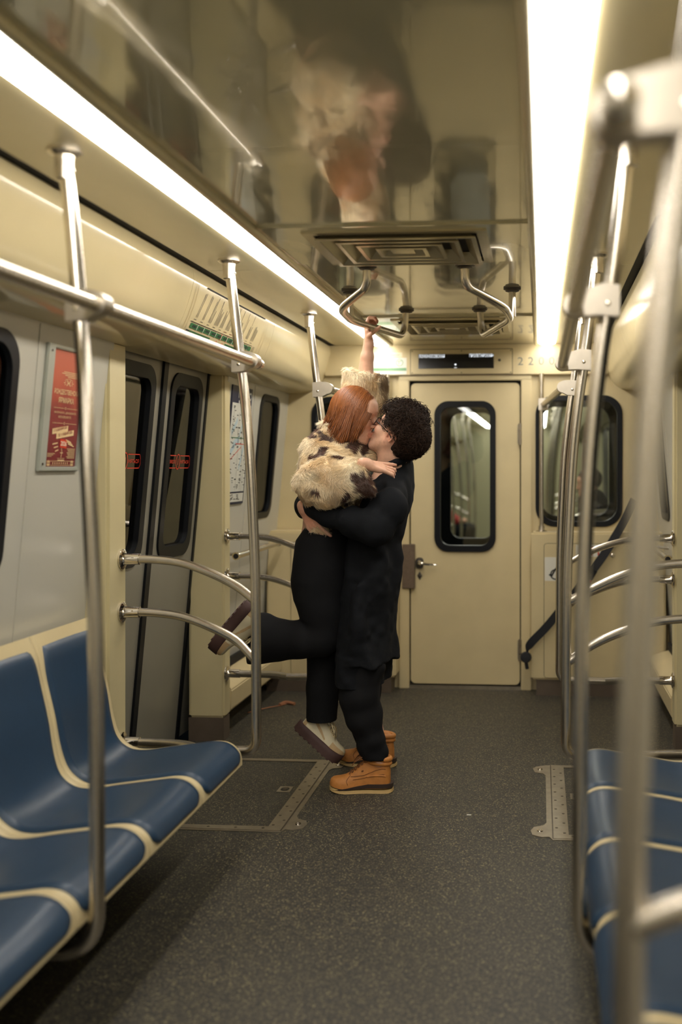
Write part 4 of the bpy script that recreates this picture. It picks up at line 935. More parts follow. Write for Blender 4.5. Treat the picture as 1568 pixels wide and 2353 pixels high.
def skin_mat(name):
    m = mat(name, (.6, .4, .3), .46, attr='tint', noise=.06, nscale=90); b = m.node_tree.nodes['Principled BSDF']
    b.inputs['Subsurface Weight'].default_value = .12; b.inputs['Subsurface Radius'].default_value = (.9, .35, .18); b.inputs['Subsurface Scale'].default_value = .006
    return m
M['skin'] = skin_mat('skin'); M['skin2'] = skin_mat('skin_second')
M['black_coat'] = mat('black_wool', (.0042, .0052, .0072), .9, spec=.25, noise=.25, nscale=260, bump=.0006, bscale=300)
M['black_denim'] = mat('black_trousers', (.0056, .0058, .007), .85, spec=.25, noise=.2, nscale=300)
M['fur'] = mat('fur', (.7, .6, .45), .8, spec=.2, attr='tint', sheen=.4)
M['hair_red'] = mat('copper_hair', (.4, .13, .04), .34, spec=.45, attr='tint'); M['hair_dark'] = mat('dark_hair', (.02, .012, .008), .6, spec=.25, attr='tint')
M['gold'] = mat('gold_ring', (.8, .6, .3), .2, metal=1)
M['frames'] = mat('glasses_frame', (.008, .008, .009), .25)
M['lens'] = glass('spectacle_lens', (.9, .92, .92), .8)

def skin_tint(P, H, base, male, reds=()):
    """colour of bare skin: lips, warm cheeks and nose, knuckles, stubble"""
    L = H.inv(P); c = np.tile(np.array(base), (len(P), 1)); n = vnoise(P, .02)[:, None]
    def mixc(w, col): nonlocal c; c = c + (np.array(col) - c) * np.clip(w, 0, 1)[:, None]
    for s in (-1, 1): mixc(.35 * np.exp(-((L - np.array([.075, s * .043, -.03])) ** 2).sum(1) / .022 ** 2), lin(206, 120, 96))
    mixc(.35 * np.exp(-((L - np.array([.113, 0, -.02])) ** 2).sum(1) / .014 ** 2), lin(206, 120, 96))
    for s in (-1, 1): mixc(.45 * np.exp(-((L - np.array([-.008, s * .08, -.004])) ** 2).sum(1) / .026 ** 2), lin(206, 116, 90))
    lip = (np.abs(L[:, 2] + .064) < .0125 - 9 * L[:, 1] ** 2) & (np.abs(L[:, 1]) < .024) & (L[:, 0] > .086); mixc(lip * .42, lin(184, 104, 92))
    if male:
        st = np.clip((-.03 - L[:, 2]) / .02, 0, 1) * np.clip((L[:, 0] + .005) / .02, 0, 1) * np.clip((L[:, 2] + .15) / .03, 0, 1); mixc(st * (.30 + .25 * (vnoise(P, .004))) * (1 - lip), lin(112, 84, 66))
    for p, r in reds: mixc(.4 * np.exp(-((P - V3(p)) ** 2).sum(1) / r ** 2), lin(206, 112, 84))
    return c * (1 + .10 * n)
# ------------------------------------------------------------------ the couple
YC = 4.43
def rot(v, ax, a): return Matrix.Rotation(a, 3, ax) @ Vector(v)
# heads: she looks along +X, bowed; he looks along -X, chin raised and turned slightly away
p14, y8 = math.radians(14), math.radians(-8)
fw = Vector((math.cos(p14) * math.cos(y8), math.cos(p14) * math.sin(y8), -math.sin(p14))); up = Vector((math.sin(p14), 0, math.cos(p14)))
HW = Frame(pt(814, 957, 4.43), fw, up)
p37, y18 = math.radians(37), math.radians(17)
fw = Vector((-math.cos(p37) * math.cos(y18), math.cos(p37) * math.sin(y18), math.sin(p37))); up = Vector((math.sin(p37) * math.cos(y18), -math.sin(p37) * math.sin(y18), math.cos(p37)))
HM = Frame(pt(912, 1001, 4.405), fw, up)

woman = thing('person', 'copper-haired person in a cream and brown fur jacket, one leg kicked back', 'person', (-.43, 4.45, .1))
man = thing('person', 'dark curly-haired person in glasses and a long black coat, face raised', 'person', (-.25, 4.45, 0))

# --- her body
B = Solid(steps((-.84, -.64, .012), (-.64, -.14, .0026)), steps((4.08, 4.14, .006), (4.14, 4.70, .0026)), steps((.30, 1.36, .012), (1.36, 1.82, .0026), (1.82, 1.92, .005), (1.92, 2.13, .0026)))
build_head(B, HW, False)
nk = HW(-.028, 0, -.075); chest = pt(768, 1045, YC)
B.chain([nk, pt(783, 1012, YC), chest], [.050, .047, .075], .03)
sh_n, sh_f = pt(752, 1072, 4.31), pt(778, 1015, 4.57)
B.capsule(sh_n, sh_f, .045, .05, .03); B.chain([chest, pt(752, 1120, YC), pt(748, 1190, YC), pt(742, 1265, YC)], [.10, .105, .09, .115], .03)
el_n, wr_n = pt(735, 1122, 4.17), pt(843, 1066, 4.150); el_f, wr_f = pt(836, 905, 4.575), pt(847.5, 784, 4.555)
B.chain([sh_n, el_n], [.045, .04], .02); B.chain([el_n, V3(el_n) * .6 + V3(wr_n) * .4, wr_n], [.040, .036, .0225], .012)
B.chain([sh_f, el_f], [.05, .042], .02); B.chain([el_f, V3(el_f) * .68 + V3(wr_f) * .32, V3(el_f) * .3 + V3(wr_f) * .7, wr_f], [.038, .0385, .029, .0215], .012)
t1 = build_hand(B, wr_f, (-.12, .0, 1), (-1, 0, .1), -1, [[32, 62, 50], [34, 66, 52], [34, 68, 52], [36, 70, 52]], .0, .88, (1.0, 1.15))
t2 = build_hand(B, wr_n, (.72, .62, -.20), (.22, -.52, .82), 1, [[-5, 3, 3], [1, 5, 4], [3, 6, 4], [5, 6, 5]], .13, 1.0, (.55, .15))
hip = pt(742, 1285, YC)
B.chain([hip, pt(740, 1468, 4.36), pt(640, 1467, 4.36), pt(612, 1460, 4.36)], [.09, .06, .05, .04], .02)
B.chain([hip, pt(742, 1480, 4.49), pt(738, 1600, 4.49), pt(737, 1625, 4.49)], [.09, .06, .045, .04], .02)
v, f = B.mesh(); del B
np_mesh('body', v, f, M['skin'], woman, skin_tint(v, HW, lin(222, 174, 146), False, [(p, .012) for p in t1 + t2] + [(V3(wr_f) + np.array([0, 0, .09]), .03)]))

# --- her fur jacket
B = Solid(np.arange(-.68, -.16, .007), np.arange(4.02, 4.78, .007), np.arange(1.10, 1.92, .007))
lev = [(py, l, r, ry) for py, l, r, ry in ((983, 745, 806, .08), (1002, 722, 822, .115), (1030, 699, 834, .175), (1060, 690, 846, .215), (1100, 690, 842, .215), (1140, 700, 828, .21), (1180, 712, 800, .195), (1216, 716, 784, .185))]
def column_px(lev, Y): return [(pt(l, py, Y).z, (pt(l, py, Y).x + pt(r, py, Y).x) / 2, Y, (pt(r, py, Y).x - pt(l, py, Y).x) / 2, ry) for py, l, r, ry in lev]
B.column(column_px(lev, YC + .02), .02)
c0, c1 = pt(850, 1099, 4.195), V3(pt(850, 1099, 4.195)) - V3(pt(740, 1120, 4.17)); c1 /= np.linalg.norm(c1); cn = c1 + np.array([0, 0, .25])
B.capsule(pt(747, 1062, 4.31), pt(737, 1110, 4.20), .078, .09, .03)
B.capsule(pt(737, 1112, 4.20), pt(905, 1092, 4.195), .094, .083, .03, cut=(pt(846, 1099, 4.195), cn))
B.capsule(pt(815, 1100, 4.195), pt(940, 1088, 4.195), .050, .060, .008, sub=True)
B.capsule(pt(780, 1018, 4.53), pt(836, 915, 4.585), .088, .096, .03)
B.capsule(pt(836, 915, 4.585), pt(850, 800, 4.58), .096, .104, .02, cut=(pt(848, 853, 4.58), (.12, 0, 1)))
B.capsule(pt(846, 880, 4.58), pt(852, 780, 4.575), .060, .066, .008, sub=True)
B.capsule(pt(770, 1008, YC), pt(836, 1050, YC), .055, .045, .03)
hd = [pt(811, 957, 4.43)]; B.ellipsoid(HW(-.005, 0, .02), (.115, .088, .125), .01, HW.ax(), sub=True)
B.lumps(.017, .085); B.lumps(.007, .035)
v, f = B.mesh(); del B
PATCH = [(830, 1108, 25, 26), (848, 1132, 20, 20), (815, 1095, 12, 16), (794, 1146, 8, 17), (727, 1047, 14, 8), (741, 1032, 9, 7), (737, 1040, 8, 12), (764, 1052, 16, 5), (776, 1057, 10, 6), (812, 1018, 22, 16), (832, 1030, 14, 14), (795, 1010, 14, 10), (748, 1005, 14, 7), (757, 1010, 10, 6), (728, 985, 12, 10), (722, 998, 7, 8), (724, 1128, 9, 7), (775, 1183, 14, 6), (797, 1138, 6, 12), (826, 1142, 5, 14), (797, 847, 5, 5)]
def fur_tint(P):
    px = 1067 + 2288 * ((P[:, 0] - .48) * math.cos(YAW) + P[:, 1] * math.sin(YAW)) / (P[:, 1] * math.cos(YAW) - (P[:, 0] - .48) * math.sin(YAW)); pz = 1073 - 2288 * (P[:, 2] - 1.42) / (P[:, 1] * math.cos(YAW) - (P[:, 0] - .48) * math.sin(YAW))
    n1, n2 = vnoise(P, .06), vnoise(P, .018); c = np.array(lin(252, 238, 206))[None] * (1 + .0 * n1)[:, None]; w = np.clip(.5 + 1.6 * n1, 0, 1)[:, None]
    c = c * (1 - w) + np.array(lin(230, 198, 148))[None] * w; d = np.full(len(P), 9.0)
    for x, y, a, b in PATCH: d = np.minimum(d, np.sqrt(((px - x) / a) ** 2 + ((pz - y) / b) ** 2))
    k = np.clip((1.12 - d + .9 * n2 + .6 * n1) / .25, 0, 1) * (P[:, 1] < 4.46); k = k[:, None]; c = c * (1 - k) + np.array(lin(84, 52, 36))[None] * k
    g = np.sqrt(((px - 884) / 14) ** 2 + ((pz - 885) / 32) ** 2); g = np.clip((1.1 - g + n2) / .4, 0, 1)[:, None]; return c * (1 - g) + np.array(lin(150, 126, 92))[None] * g
jk = np_mesh('fur_jacket', v, f, M['fur'], woman, fur_tint(v) * .9)
q0, q1, q2, q3 = v[f[:, 0]], v[f[:, 1]], v[f[:, 2]], v[f[:, 3]]; nrm = np.cross(q2 - q0, q3 - q1); ar = np.linalg.norm(nrm, axis=1); nrm /= ar[:, None] + 1e-12
NB = 110000; rs = np.random.RandomState(4); pick = rs.choice(len(f), NB, p=ar / ar.sum()); a, b2 = rs.rand(NB, 1), rs.rand(NB, 1)
P0 = q0[pick] * (1 - a) * (1 - b2) + q1[pick] * a * (1 - b2) + q2[pick] * a * b2 + q3[pick] * (1 - a) * b2; N0 = nrm[pick]
fl = np.stack([vnoise(P0 + 7, .07), vnoise(P0 + 3, .07), vnoise(P0 + 5, .07)], 1) * 2.4 + np.array([.25, 0, -.8]); fl -= N0 * (fl * N0).sum(1)[:, None]; fl /= np.linalg.norm(fl, axis=1)[:, None] + 1e-6
fl = fl + rs.randn(NB, 3) * .16; ln = (.017 + .012 * rs.rand(NB, 1)); K = 4; t = np.linspace(0, 1, K)[None, :, None]
path = P0[:, None] + (N0[:, None] * (.46 * t - .22 * t * t) + fl[:, None] * (.55 * t + .35 * t * t)) * ln[:, None]
vv, ff = strands(path, np.tile(np.array([.0008, .0008, .0006, .00015])[None], (NB, 1)), 3)
tc = fur_tint(P0) * (.86 + .26 * rs.rand(NB, 1)); np_mesh('fur_pile', vv, ff, M['fur'], jk, np.repeat(tc, K * 3, axis=0))['kind'] = 'stuff'

# --- her trousers
B = Solid(np.arange(-.90, -.24, .007), np.arange(4.18, 4.70, .007), np.arange(.26, 1.24, .007))
B.column(column_px([(1196, 714, 800, .155), (1215, 700, 802, .16), (1240, 684, 805, .17), (1290, 675, 810, .175), (1330, 673, 806, .175), (1375, 676, 795, .16), (1410, 690, 780, .13)], YC), .03)
B.chain([pt(740, 1310, 4.36), pt(742, 1400, 4.36), pt(741, 1460, 4.36)], [.10, .088, .080], .03)
B.chain([pt(738, 1470, 4.36), pt(690, 1471, 4.36), pt(640, 1470, 4.36), pt(590, 1467, 4.36), pt(530, 1463, 4.36)], [.078, .079, .088, .106, .115], .025, cut=(pt(581, 1445, 4.36), (-1, -.5, .15)))
B.capsule(pt(612, 1428, 4.36), pt(628, 1440, 4.36), .035, .03, .03)
B.chain([pt(746, 1310, 4.49), pt(742, 1480, 4.49), pt(741, 1580, 4.49)], [.095, .072, .070], .03)
B.capsule(pt(741, 1580, 4.49), pt(739, 1720, 4.49), .070, .071, .02, cut=(pt(739, 1662, 4.49), (.18, 0, -1)))
B.capsule(pt(590, 1462, 4.36), pt(540, 1462, 4.36), .075, .10, .01, sub=True); B.capsule(pt(739, 1640, 4.49), pt(739, 1700, 4.49), .050, .06, .008, sub=True)
B.lumps(.006, .09); v, f = B.mesh(); del B; np_mesh('trousers', v, f, M['black_denim'], woman)

# --- shoes
def shoe(parent, name, org, fwd, upv, L, mats, boot, seed=0):
    S = Frame(org, fwd, upv); k = L / .27; sh = MB()
    ST = [0, .03, .08, .16, .28, .40, .52, .64, .74, .83, .90, .95, .985, 1.0]
    HW_ = [.010, .024, .031, .035, .034, .032, .035, .041, .045, .044, .039, .031, .019, .008]
    X = [(-.5 + u) * L for u in ST]; toe = lambda u: .012 * max(0, (u - .72) / .28) ** 2 + .004 * max(0, (.08 - u) / .08)
    zs = mats['sole_h']; HT = [.060, .074, .080, .084, .086, .082, .072, .060, .050, .044, .040, .034, .024, .010] if not boot else [.070, .106, .128, .138, .138, .126, .098, .070, .053, .045, .040, .034, .024, .010]
    P3 = lambda x, y, z: S(x, y, z)
    rows = []
    for u, x, w, h in zip(ST, X, HW_, HT):
        r = []; lean = .012 * max(0, .12 - u) / .12
        for a in np.linspace(0, math.pi, 15):
            c, s_ = math.cos(a), math.sin(a); e = .62 if u < .5 else .8
            yy = w * .96 * math.copysign(abs(c) ** e, c) * (1 - .22 * s_ ** 2 * (1 if u < .55 else .3)); zz = zs * k * .85 + toe(u) + h * k * abs(s_) ** .75
            r.append(P3(x + lean, yy * k, zz))
        rows.append(r)
    up_ = MB(); up_.grid(rows); up_.f.append(tuple(range(15))); o = up_.build(name, mats['upper'], parent, smooth=80)
    def side(u, a):                                                 # point on the upper, a = 0 near sole .. pi over the top
        i = max(j for j in range(len(ST)) if ST[j] <= u); i = min(i, len(ST) - 2); q = (u - ST[i]) / (ST[i + 1] - ST[i]); j = min(int(a / math.pi * 14), 13); g = a / math.pi * 14 - j
        A = Vector(rows[i][j]).lerp(Vector(rows[i][j + 1]), g); C = Vector(rows[i + 1][j]).lerp(Vector(rows[i + 1][j + 1]), g); p = A.lerp(C, q); n = (p - Vector(S(0, 0, .03 * k) + S.f * (-.5 + u) * L * .98)).normalized(); return p + n * .0015
    outl = [(x, w * k) for x, w in zip(X, HW_)]; ring = [(x, w) for x, w in outl] + [(x, -w) for x, w in outl[::-1]]
    def slab(z0, z1, g, m, nm, x0=-1, lift=True):
        b = MB(); R = []
        for z, e in ((z0, -.003), (z0 + .003, g), (z1 - .003, g), (z1, g - .002)):
            R.append([P3(x * (1 + 2 * g), y + math.copysign(e, y), z + (toe((x / L) + .5) if lift else 0)) for x, y in ring])
        b.loft(R); return b.build(nm, m, o, smooth=50)
    if boot:
        slab(0, .013, .0015, mats['sole'], 'outsole'); b = MB(); R = []
        for z, e in ((.012, .001), (.030, .002)): R.append([P3(x, y + math.copysign(e, y), z * max(0, min(1, (.5 - x / L) * 1.6)) + .010) for x, y in ring])
        b.loft(R); b.build('midsole', mats['mid'], o, smooth=50)
        b = MB(); b.tube([side(.10 + .30 * t, .30) for t in np.linspace(0, 1, 8)], .0035, 6); b.build('heel_band', mats['accent'], o); b = MB(); b.tube([side(.10 + .30 * t, math.pi - .30) for t in np.linspace(0, 1, 8)], .0035, 6); b.build('heel_band', mats['accent'], o)
        b = MB()
        for zz, rr in ((.106, .0095), (.124, .0115)):
            lp = [S((-.076 + .046 * math.cos(a)) * k, .031 * math.sin(a) * k, (zz + .018 + .004 * math.cos(a)) * k) for a in np.linspace(0, 2 * math.pi, 25)]; b.tube(lp, rr * k, 10, cap=False)
        b.build('padded_collar', mats['upper'], o, smooth=80)
        lace_u = [.44, .49, .54, .59, .64]
    else:
        b = MB(); R = []; th = zs * k
        for z, g in ((0, -.003), (.004, .003), (th * .5, .005), (th - .003, .004), (th, .001)):
            R.append([P3(x * 1.03, y + math.copysign(g, y), z + toe((x / L) + .5)) for x, y in ring])
        b.loft(R); so = b.build('sole', mats['sole'], o, smooth=50)
        b = MB()
        for i in range(9):
            x = (-.44 + i * .108) * L; w = np.interp(x, X, HW_) * k; b.loft([[P3(x + dx, s_ * w * .95, z + toe(x / L + .5)) for dx, z in ((-.006, -.005), (.006, -.005), (.006, .004), (-.006, .004))] for s_ in (-1, 1)])
        b.build('tread', mats['sole'], so, smooth=0)
        for sgn in (0, 1):
            A_ = lambda a: a if sgn == 0 else math.pi - a
            b = MB(); up1 = [(.06, .95), (.16, .80), (.28, .60), (.42, .42), (.56, .22)]; lo1 = [(.10, .62), (.20, .52), (.30, .38), (.42, .25), (.56, .14)]
            b.grid([[side(u, A_(a)) for u, a in smooth2(up1)], [side(u, A_(a)) for u, a in smooth2(lo1)]]); b.build('side_stripe', mats['accent'], o, smooth=80)
            b = MB(); b.grid([[side(u, A_(a)) for u in np.linspace(.70, .985, 9)] for a in (.03, .35, .62 )]); b.build('toe_cap', mats['accent'], o, smooth=80)
            b = MB(); b.grid([[side(u, A_(a)) for u in np.linspace(.012, .13, 6)] for a in (.03, .35, .62, .85)]); b.build('heel_counter', mats['accent'], o, smooth=80)
        lace_u = [.46, .52, .58, .64]
    b = MB()
    for i, u in enumerate(lace_u):
        for s_ in (-1, 1): b.tube([side(u, math.pi / 2 - s_ * .52), side(u + .012, math.pi / 2 - s_ * .25) + Vector(S.u) * .003, side(u + .03, math.pi / 2 + s_ * .25) + Vector(S.u) * .003, side(u + .04, math.pi / 2 + s_ * .5)], .0026, 6)
    c = side(lace_u[0] - .02, math.pi / 2) + Vector(S.u) * .006
    for s_ in (-1, 1):
        b.tube(smooth_path([c, c + Vector(S.s) * s_ * .03 + Vector(S.f) * .01 + Vector(S.u) * .008, c + Vector(S.s) * s_ * .045 + Vector(S.f) * .045 - Vector(S.u) * .012, c + Vector(S.s) * s_ * .025 + Vector(S.f) * .035 - Vector(S.u) * .006, c], 5), .0024, 6)
        b.tube(smooth_path([c, c + Vector(S.s) * s_ * .02 + Vector(S.f) * .03 + Vector(S.u) * .004, c + Vector(S.s) * s_ * .038 + Vector(S.f) * .06 - Vector(S.u) * .03], 5), .0022, 6)
    b.build('laces', mats['lace'], o, smooth=60)
    if boot:
        b = MB()
        for A_ in (lambda a: a, lambda a: math.pi - a):
            for L_ in ([(.10, .55), (.22, .50), (.34, .42), (.46, .40), (.58, .55), (.66, .75)], [(.12, .35), (.30, .30), (.48, .30), (.62, .42)], [(.66, .95), (.72, .55), (.70, .2)], [(.20, 1.0), (.26, .8), (.40, .95), (.46, 1.15)]): b.tube([side(u, A_(a)) for u, a in smooth2(L_)], .0011, 5)
            b.tube([side(.46 + .03 * t, A_(.62 + .02 * t)) for t in np.linspace(0, 1, 4)], .0035, 4)
        b.build('stitching', mats['stitch'], o, smooth=60)
    return o
def smooth2(p): return [(q.x, q.y) for q in smooth_path([Vector((a, c, 0)) for a, c in p], 5)]
M['tan'] = mat('tan_leather', lin(186, 122, 58), .55, noise=.16, nscale=40, bump=.0006, bscale=120)
M['dark_tan'] = mat('dark_tan_stitch', lin(112, 70, 36), .6); M['sole_cream'] = mat('cream_outsole', lin(190, 160, 104), .6, noise=.08); M['sole_dark'] = mat('dark_midsole', lin(58, 44, 36), .6)
M['sneaker'] = mat('offwhite_leather', lin(212, 202, 170), .5, noise=.06, nscale=30); M['sneaker_tan'] = mat('beige_suede', lin(190, 162, 120), .75, noise=.08, nscale=60); M['sole_brown'] = mat('brown_platform_sole', lin(74, 50, 46), .65, noise=.1); M['lace'] = mat('cream_lace', lin(206, 190, 150), .7)
sm = dict(upper=M['sneaker'], sole=M['sole_brown'], accent=M['sneaker_tan'], lace=M['lace'], sole_h=.048)
bm_ = dict(upper=M['tan'], sole=M['sole_cream'], mid=M['sole_dark'], accent=M['tan'], lace=M['dark_tan'], stitch=M['dark_tan'], sole_h=.022)
T = Vector((-.656, .0, -.755)); N = Vector((.755, 0, -.656)); N = rot(N, T, math.radians(-8))
shoe(woman, 'sneaker', Vector(pt(520, 1431, 4.36)), T, N, .268, sm, False)
T = Vector((.767, -.05, -.642)); N = Vector((.642, 0, .767)); N = rot(N, T, math.radians(-10))
shoe(woman, 'sneaker', Vector(pt(724, 1715, 4.47)), T, N, .252, sm, False)
a = pt(830, 1826, 4.30); shoe(man, 'boot', (a.x + .0, 4.315, .001), (-1, -.06, 0), (0, 0, 1), .278, bm_, True)
a = pt(838, 1770, 4.66); shoe(man, 'boot', (a.x + .01, 4.70, .001), (-1, .10, 0), (0, 0, 1), .278, bm_, True)

# --- his body
B = Solid(steps((-.62, -.50, .0026), (-.50, -.34, .006), (-.34, .04, .0026)), steps((4.16, 4.24, .008), (4.24, 4.66, .0028), (4.66, 4.84, .008)), steps((.06, 1.09, .012), (1.09, 1.26, .0026), (1.26, 1.40, .006), (1.40, 1.76, .0026)))
build_head(B, HM, True)
nk = HM(-.030, 0, -.075); chest = pt(895, 1120, YC + .02)
B.chain([nk, pt(903, 1058, YC), chest], [.060, .060, .09], .03)
B.chain([chest, pt(875, 1230, YC + .02), pt(845, 1330, YC + .02)], [.085, .07, .075], .03)
sn, sf = pt(908, 1142, 4.31), pt(893, 1105, 4.63); B.capsule(sn, sf, .036, .036, .02)
eln, wrn = pt(862, 1212, 4.17), pt(735, 1180, 4.27); B.chain([sn, eln, wrn], [.034, .034, .026], .015)
elf, wrf = pt(785, 1175, 4.72), pt(700, 1170, 4.285); B.chain([sf, elf, wrf], [.045, .038, .027], .02)
t3 = build_hand(B, wrf, (.46, -.10, -.78), (-.52, -.84, .05), 1, [[10, 14, 10], [12, 16, 12], [12, 18, 12], [14, 20, 12]], .06, 1.0, (.3, .5))
for y, kp in ((4.315, (838, 1620)), (4.70, (830, 1600))): B.chain([pt(845, 1340, YC), pt(kp[0], kp[1] - 40, (y + YC) / 2), (pt(872, 1760, 4.3).x if y < 4.5 else pt(846, 1740, 4.7).x, y, .14)], [.08, .055, .036], .02)
v, f = B.mesh(); del B
np_mesh('body', v, f, M['skin2'], man, skin_tint(v, HM, lin(222, 176, 150), True, [(p, .014) for p in t3] + [(V3(wrf) + np.array([.02, -.03, -.04]), .06)]))

# --- his coat
B = Solid(np.arange(-.66, .04, .007), np.arange(4.06, 4.86, .007), np.arange(.46, 1.50, .007))
B.column(column_px([(1054, 888, 944, .072), (1068, 882, 948, .085), (1078, 876, 949, .095), (1092, 864, 949, .13), (1112, 852, 949, .175), (1150, 838, 947, .21), (1200, 812, 934, .205), (1245, 796, 921, .20), (1280, 790, 926, .20), (1330, 788, 920, .225), (1400, 780, 906, .24), (1450, 778, 904, .25), (1510, 776, 912, .255)], YC + .03), .012)
B.column(column_px([(1490, 776, 893, .25), (1568, 774, 891, .255)], YC + .03), .012)
B.chain([sn, pt(893, 1165, 4.22), eln], [.060, .066, .062], .03); B.chain([eln, pt(800, 1197, 4.195), pt(724, 1170, 4.27), pt(706, 1154, 4.30)], [.070, .056, .050, .046], .025)
B.chain([sf, elf], [.075, .06], .03); B.chain([elf, pt(712, 1160, 4.58), V3(wrf) + np.array([.0, .02, .01])], [.06, .052, .044], .02)
B.chain([pt(886, 1068, 4.38), pt(912, 1062, 4.36), pt(942, 1052, 4.44)], [.016, .020, .022], .012)
B.ellipsoid(pt(912, 1044, YC + .01), (.048, .060, .05), .006, sub=True)
B.lumps(.016, .075, zs=.3); B.lumps(.004, .035)
v, f = B.mesh(); del B; np_mesh('coat', v, f, M['black_coat'], man)
B = Solid(np.arange(-.46, .0, .006), np.arange(4.18, 4.84, .006), np.arange(.08, .72, .006))
yn, yf = 4.315, 4.70
lg = lambda px, py, Y: pt(px, py, Y)
B.chain([lg(838, 1530, yn), lg(828, 1600, yn), lg(838, 1650, yn), lg(852, 1700, yn)], [.088, .082, .073, .060], .03)
B.capsule(lg(854, 1705, yn), lg(872, 1790, yn), .062, .048, .02, cut=(lg(868, 1746, yn), (.05, 0, -1)))
B.capsule(lg(850, 1712, yn), lg(874, 1722, yn), .042, .036, .012); B.capsule(lg(860, 1734, yn), lg(878, 1728, yn), .040, .034, .008)
B.chain([lg(838, 1530, yf), lg(834, 1610, yf), lg(842, 1680, yf)], [.090, .078, .062], .03); B.capsule(lg(842, 1680, yf), lg(858, 1745, yf), .060, .050, .02, cut=(lg(850, 1722, yf), (0, 0, -1)))
B.lumps(.008, .06); v, f = B.mesh(); del B; np_mesh('trousers', v, f, M['black_denim'], man)

# --- her hair
rs = np.random.RandomState(21)
def scalp(H, n, rad, keep):
    d = rs.randn(n * 14, 3); d /= np.linalg.norm(d, axis=1)[:, None]; L = d * np.array(rad) + np.array([-.010, 0, .034]); k = keep(L, d); L, d = L[k][:n], d[k][:n]
    P = H.o + L @ np.array([H.f, H.s, H.u]); Nn = (d / np.array(rad)); Nn = Nn @ np.array([H.f, H.s, H.u]); return L, P, Nn / np.linalg.norm(Nn, axis=1)[:, None]
L, P, Nn = scalp(HW, 11000, (.100, .079, .092), lambda L, d: (L[:, 2] > -.06) & ~((L[:, 0] > .050) & (L[:, 2] < .085)) & ~((L[:, 0] > .018) & (L[:, 2] < .03)) & ((L[:, 2] > .098) | ((L[:, 0] < -.055) & (L[:, 2] > .06)) | ((L[:, 0] > .02) & (L[:, 2] > .088))))
n = len(P); K = 17; path = np.zeros((n, K, 3)); path[:, 0] = P; AX = np.array([HW.f, HW.s, HW.u])
side = np.where(L[:, 1:2] - .012 > 0, 1., -1.); dirv = (HW.s[None] * side * 1.0 - HW.u[None] * 1.5 * (1 - np.clip(L[:, 2:3] / .125, 0, 1)) - HW.f[None] * .40) ; dirv = dirv - Nn * (dirv * Nn).sum(1)[:, None]; dirv /= np.linalg.norm(dirv, axis=1)[:, None] + 1e-6
tot = .27 + .035 * rs.rand(n, 1) - .03 * np.clip(.03 - L[:, 2:3], 0, .1) * 10; tot = tot * np.where(L[:, :1] > .045, .80, 1); step = tot / (K - 1)
lay = rs.rand(n, 1); jit = rs.randn(n, 3) * .05; clump = np.stack([vnoise(P + 2, .022), vnoise(P + 9, .022), vnoise(P + 17, .022)], 1); p = P.copy()
back = np.clip((.05 - L[:, :1]) / .10, 0, 1); zend = 1.548 + .065 * rs.rand(n, 1) ** 1.5 + .022 * back - .02 * (1 - back)
for s_ in range(1, K):
    q = s_ / (K - 1); g = np.array([[0., 0, -1.]]) + np.array([[-.10, -.03, 0]]) * back + np.array([[-.48, 0, 0]]) * (1 - back); g = g + clump * .42 + jit * .6
    low = np.clip((zend + .05 - p[:, 2:3]) / .05, 0, 1); g = g + low * (np.array([[-.75, -.25, .25]]) * back + np.array([[.22, -.1, .1]]) * (1 - back)); done = p[:, 2:3] < zend
    if False: g = g + (np.array([[-.8, -.2, .35]]) * back + np.array([[.25, -.1, .15]]) * (1 - back)) * (q - .8) * 5
    dirv = dirv * .62 + g / np.linalg.norm(g, axis=1)[:, None] * .38; dirv /= np.linalg.norm(dirv, axis=1)[:, None]; p = p + dirv * step * np.where(done, .004, 1.0)
    l = (p - HW.o) @ AX.T; c = np.array([-.010, 0, .028]); r = np.array([.100, .080, .098]) + .012 * lay; e = (l - c) / r; m = np.linalg.norm(e, axis=1)[:, None]; push = m < 1; l = np.where(push, c + (l - c) / np.maximum(m, .05), l)
    c3 = np.array([.040, 0, -.004]); r3 = np.array([.060, .073, .090]) + .006 * lay; e = (l - c3) / r3; m = np.linalg.norm(e, axis=1)[:, None]; push = m < 1; l = np.where(push, c3 + (l - c3) / np.maximum(m, .05), l)
    c2 = np.array([.02, 0, -.05]); r2 = np.array([.074, .070, .085]) + .008 * lay; e = (l - c2) / r2; m = np.linalg.norm(e, axis=1)[:, None]; push = m < 1; l = np.where(push, c2 + (l - c2) / np.maximum(m, .05), l); p = HW.o + l @ AX; path[:, s_] = p
R = np.tile(np.concatenate([[.0012, .0012], np.full(K - 6, .0012), [.0011, .0010, .0008, .0004]])[None], (n, 1)) * (.7 + .5 * rs.rand(n, 1))
vv, ff = strands(path, R, 3); tint = np.array(lin(154, 94, 50))[None] * (.5 + .8 * rs.rand(n, 1)) + np.array([[.05, .012, 0]]) * (rs.rand(n, 1) > .8); hw = np_mesh('hair', vv, ff, M['hair_red'], woman, np.repeat(tint, K * 3, axis=0)); hw['kind'] = 'stuff'
B = Solid(np.arange(-.52, -.22, .004), np.arange(4.30, 4.56, .004), np.arange(1.50, 1.80, .004)); B.ellipsoid(HW(-.010, 0, .032), (.0975, .0775, .0905), .01, HW.ax()); B.ellipsoid(HW(-.045, 0, -.03), (.058, .070, .06), .02, HW.ax()); B.ellipsoid(HW(.095, 0, -.02), (.080, .16, .112), .006, HW.ax(), sub=True)
v, f = B.mesh(); np_mesh('hair_cap', v, f, M['hair_red'], hw, np.tile(np.array(lin(112, 58, 28))[None], (len(v), 1)))

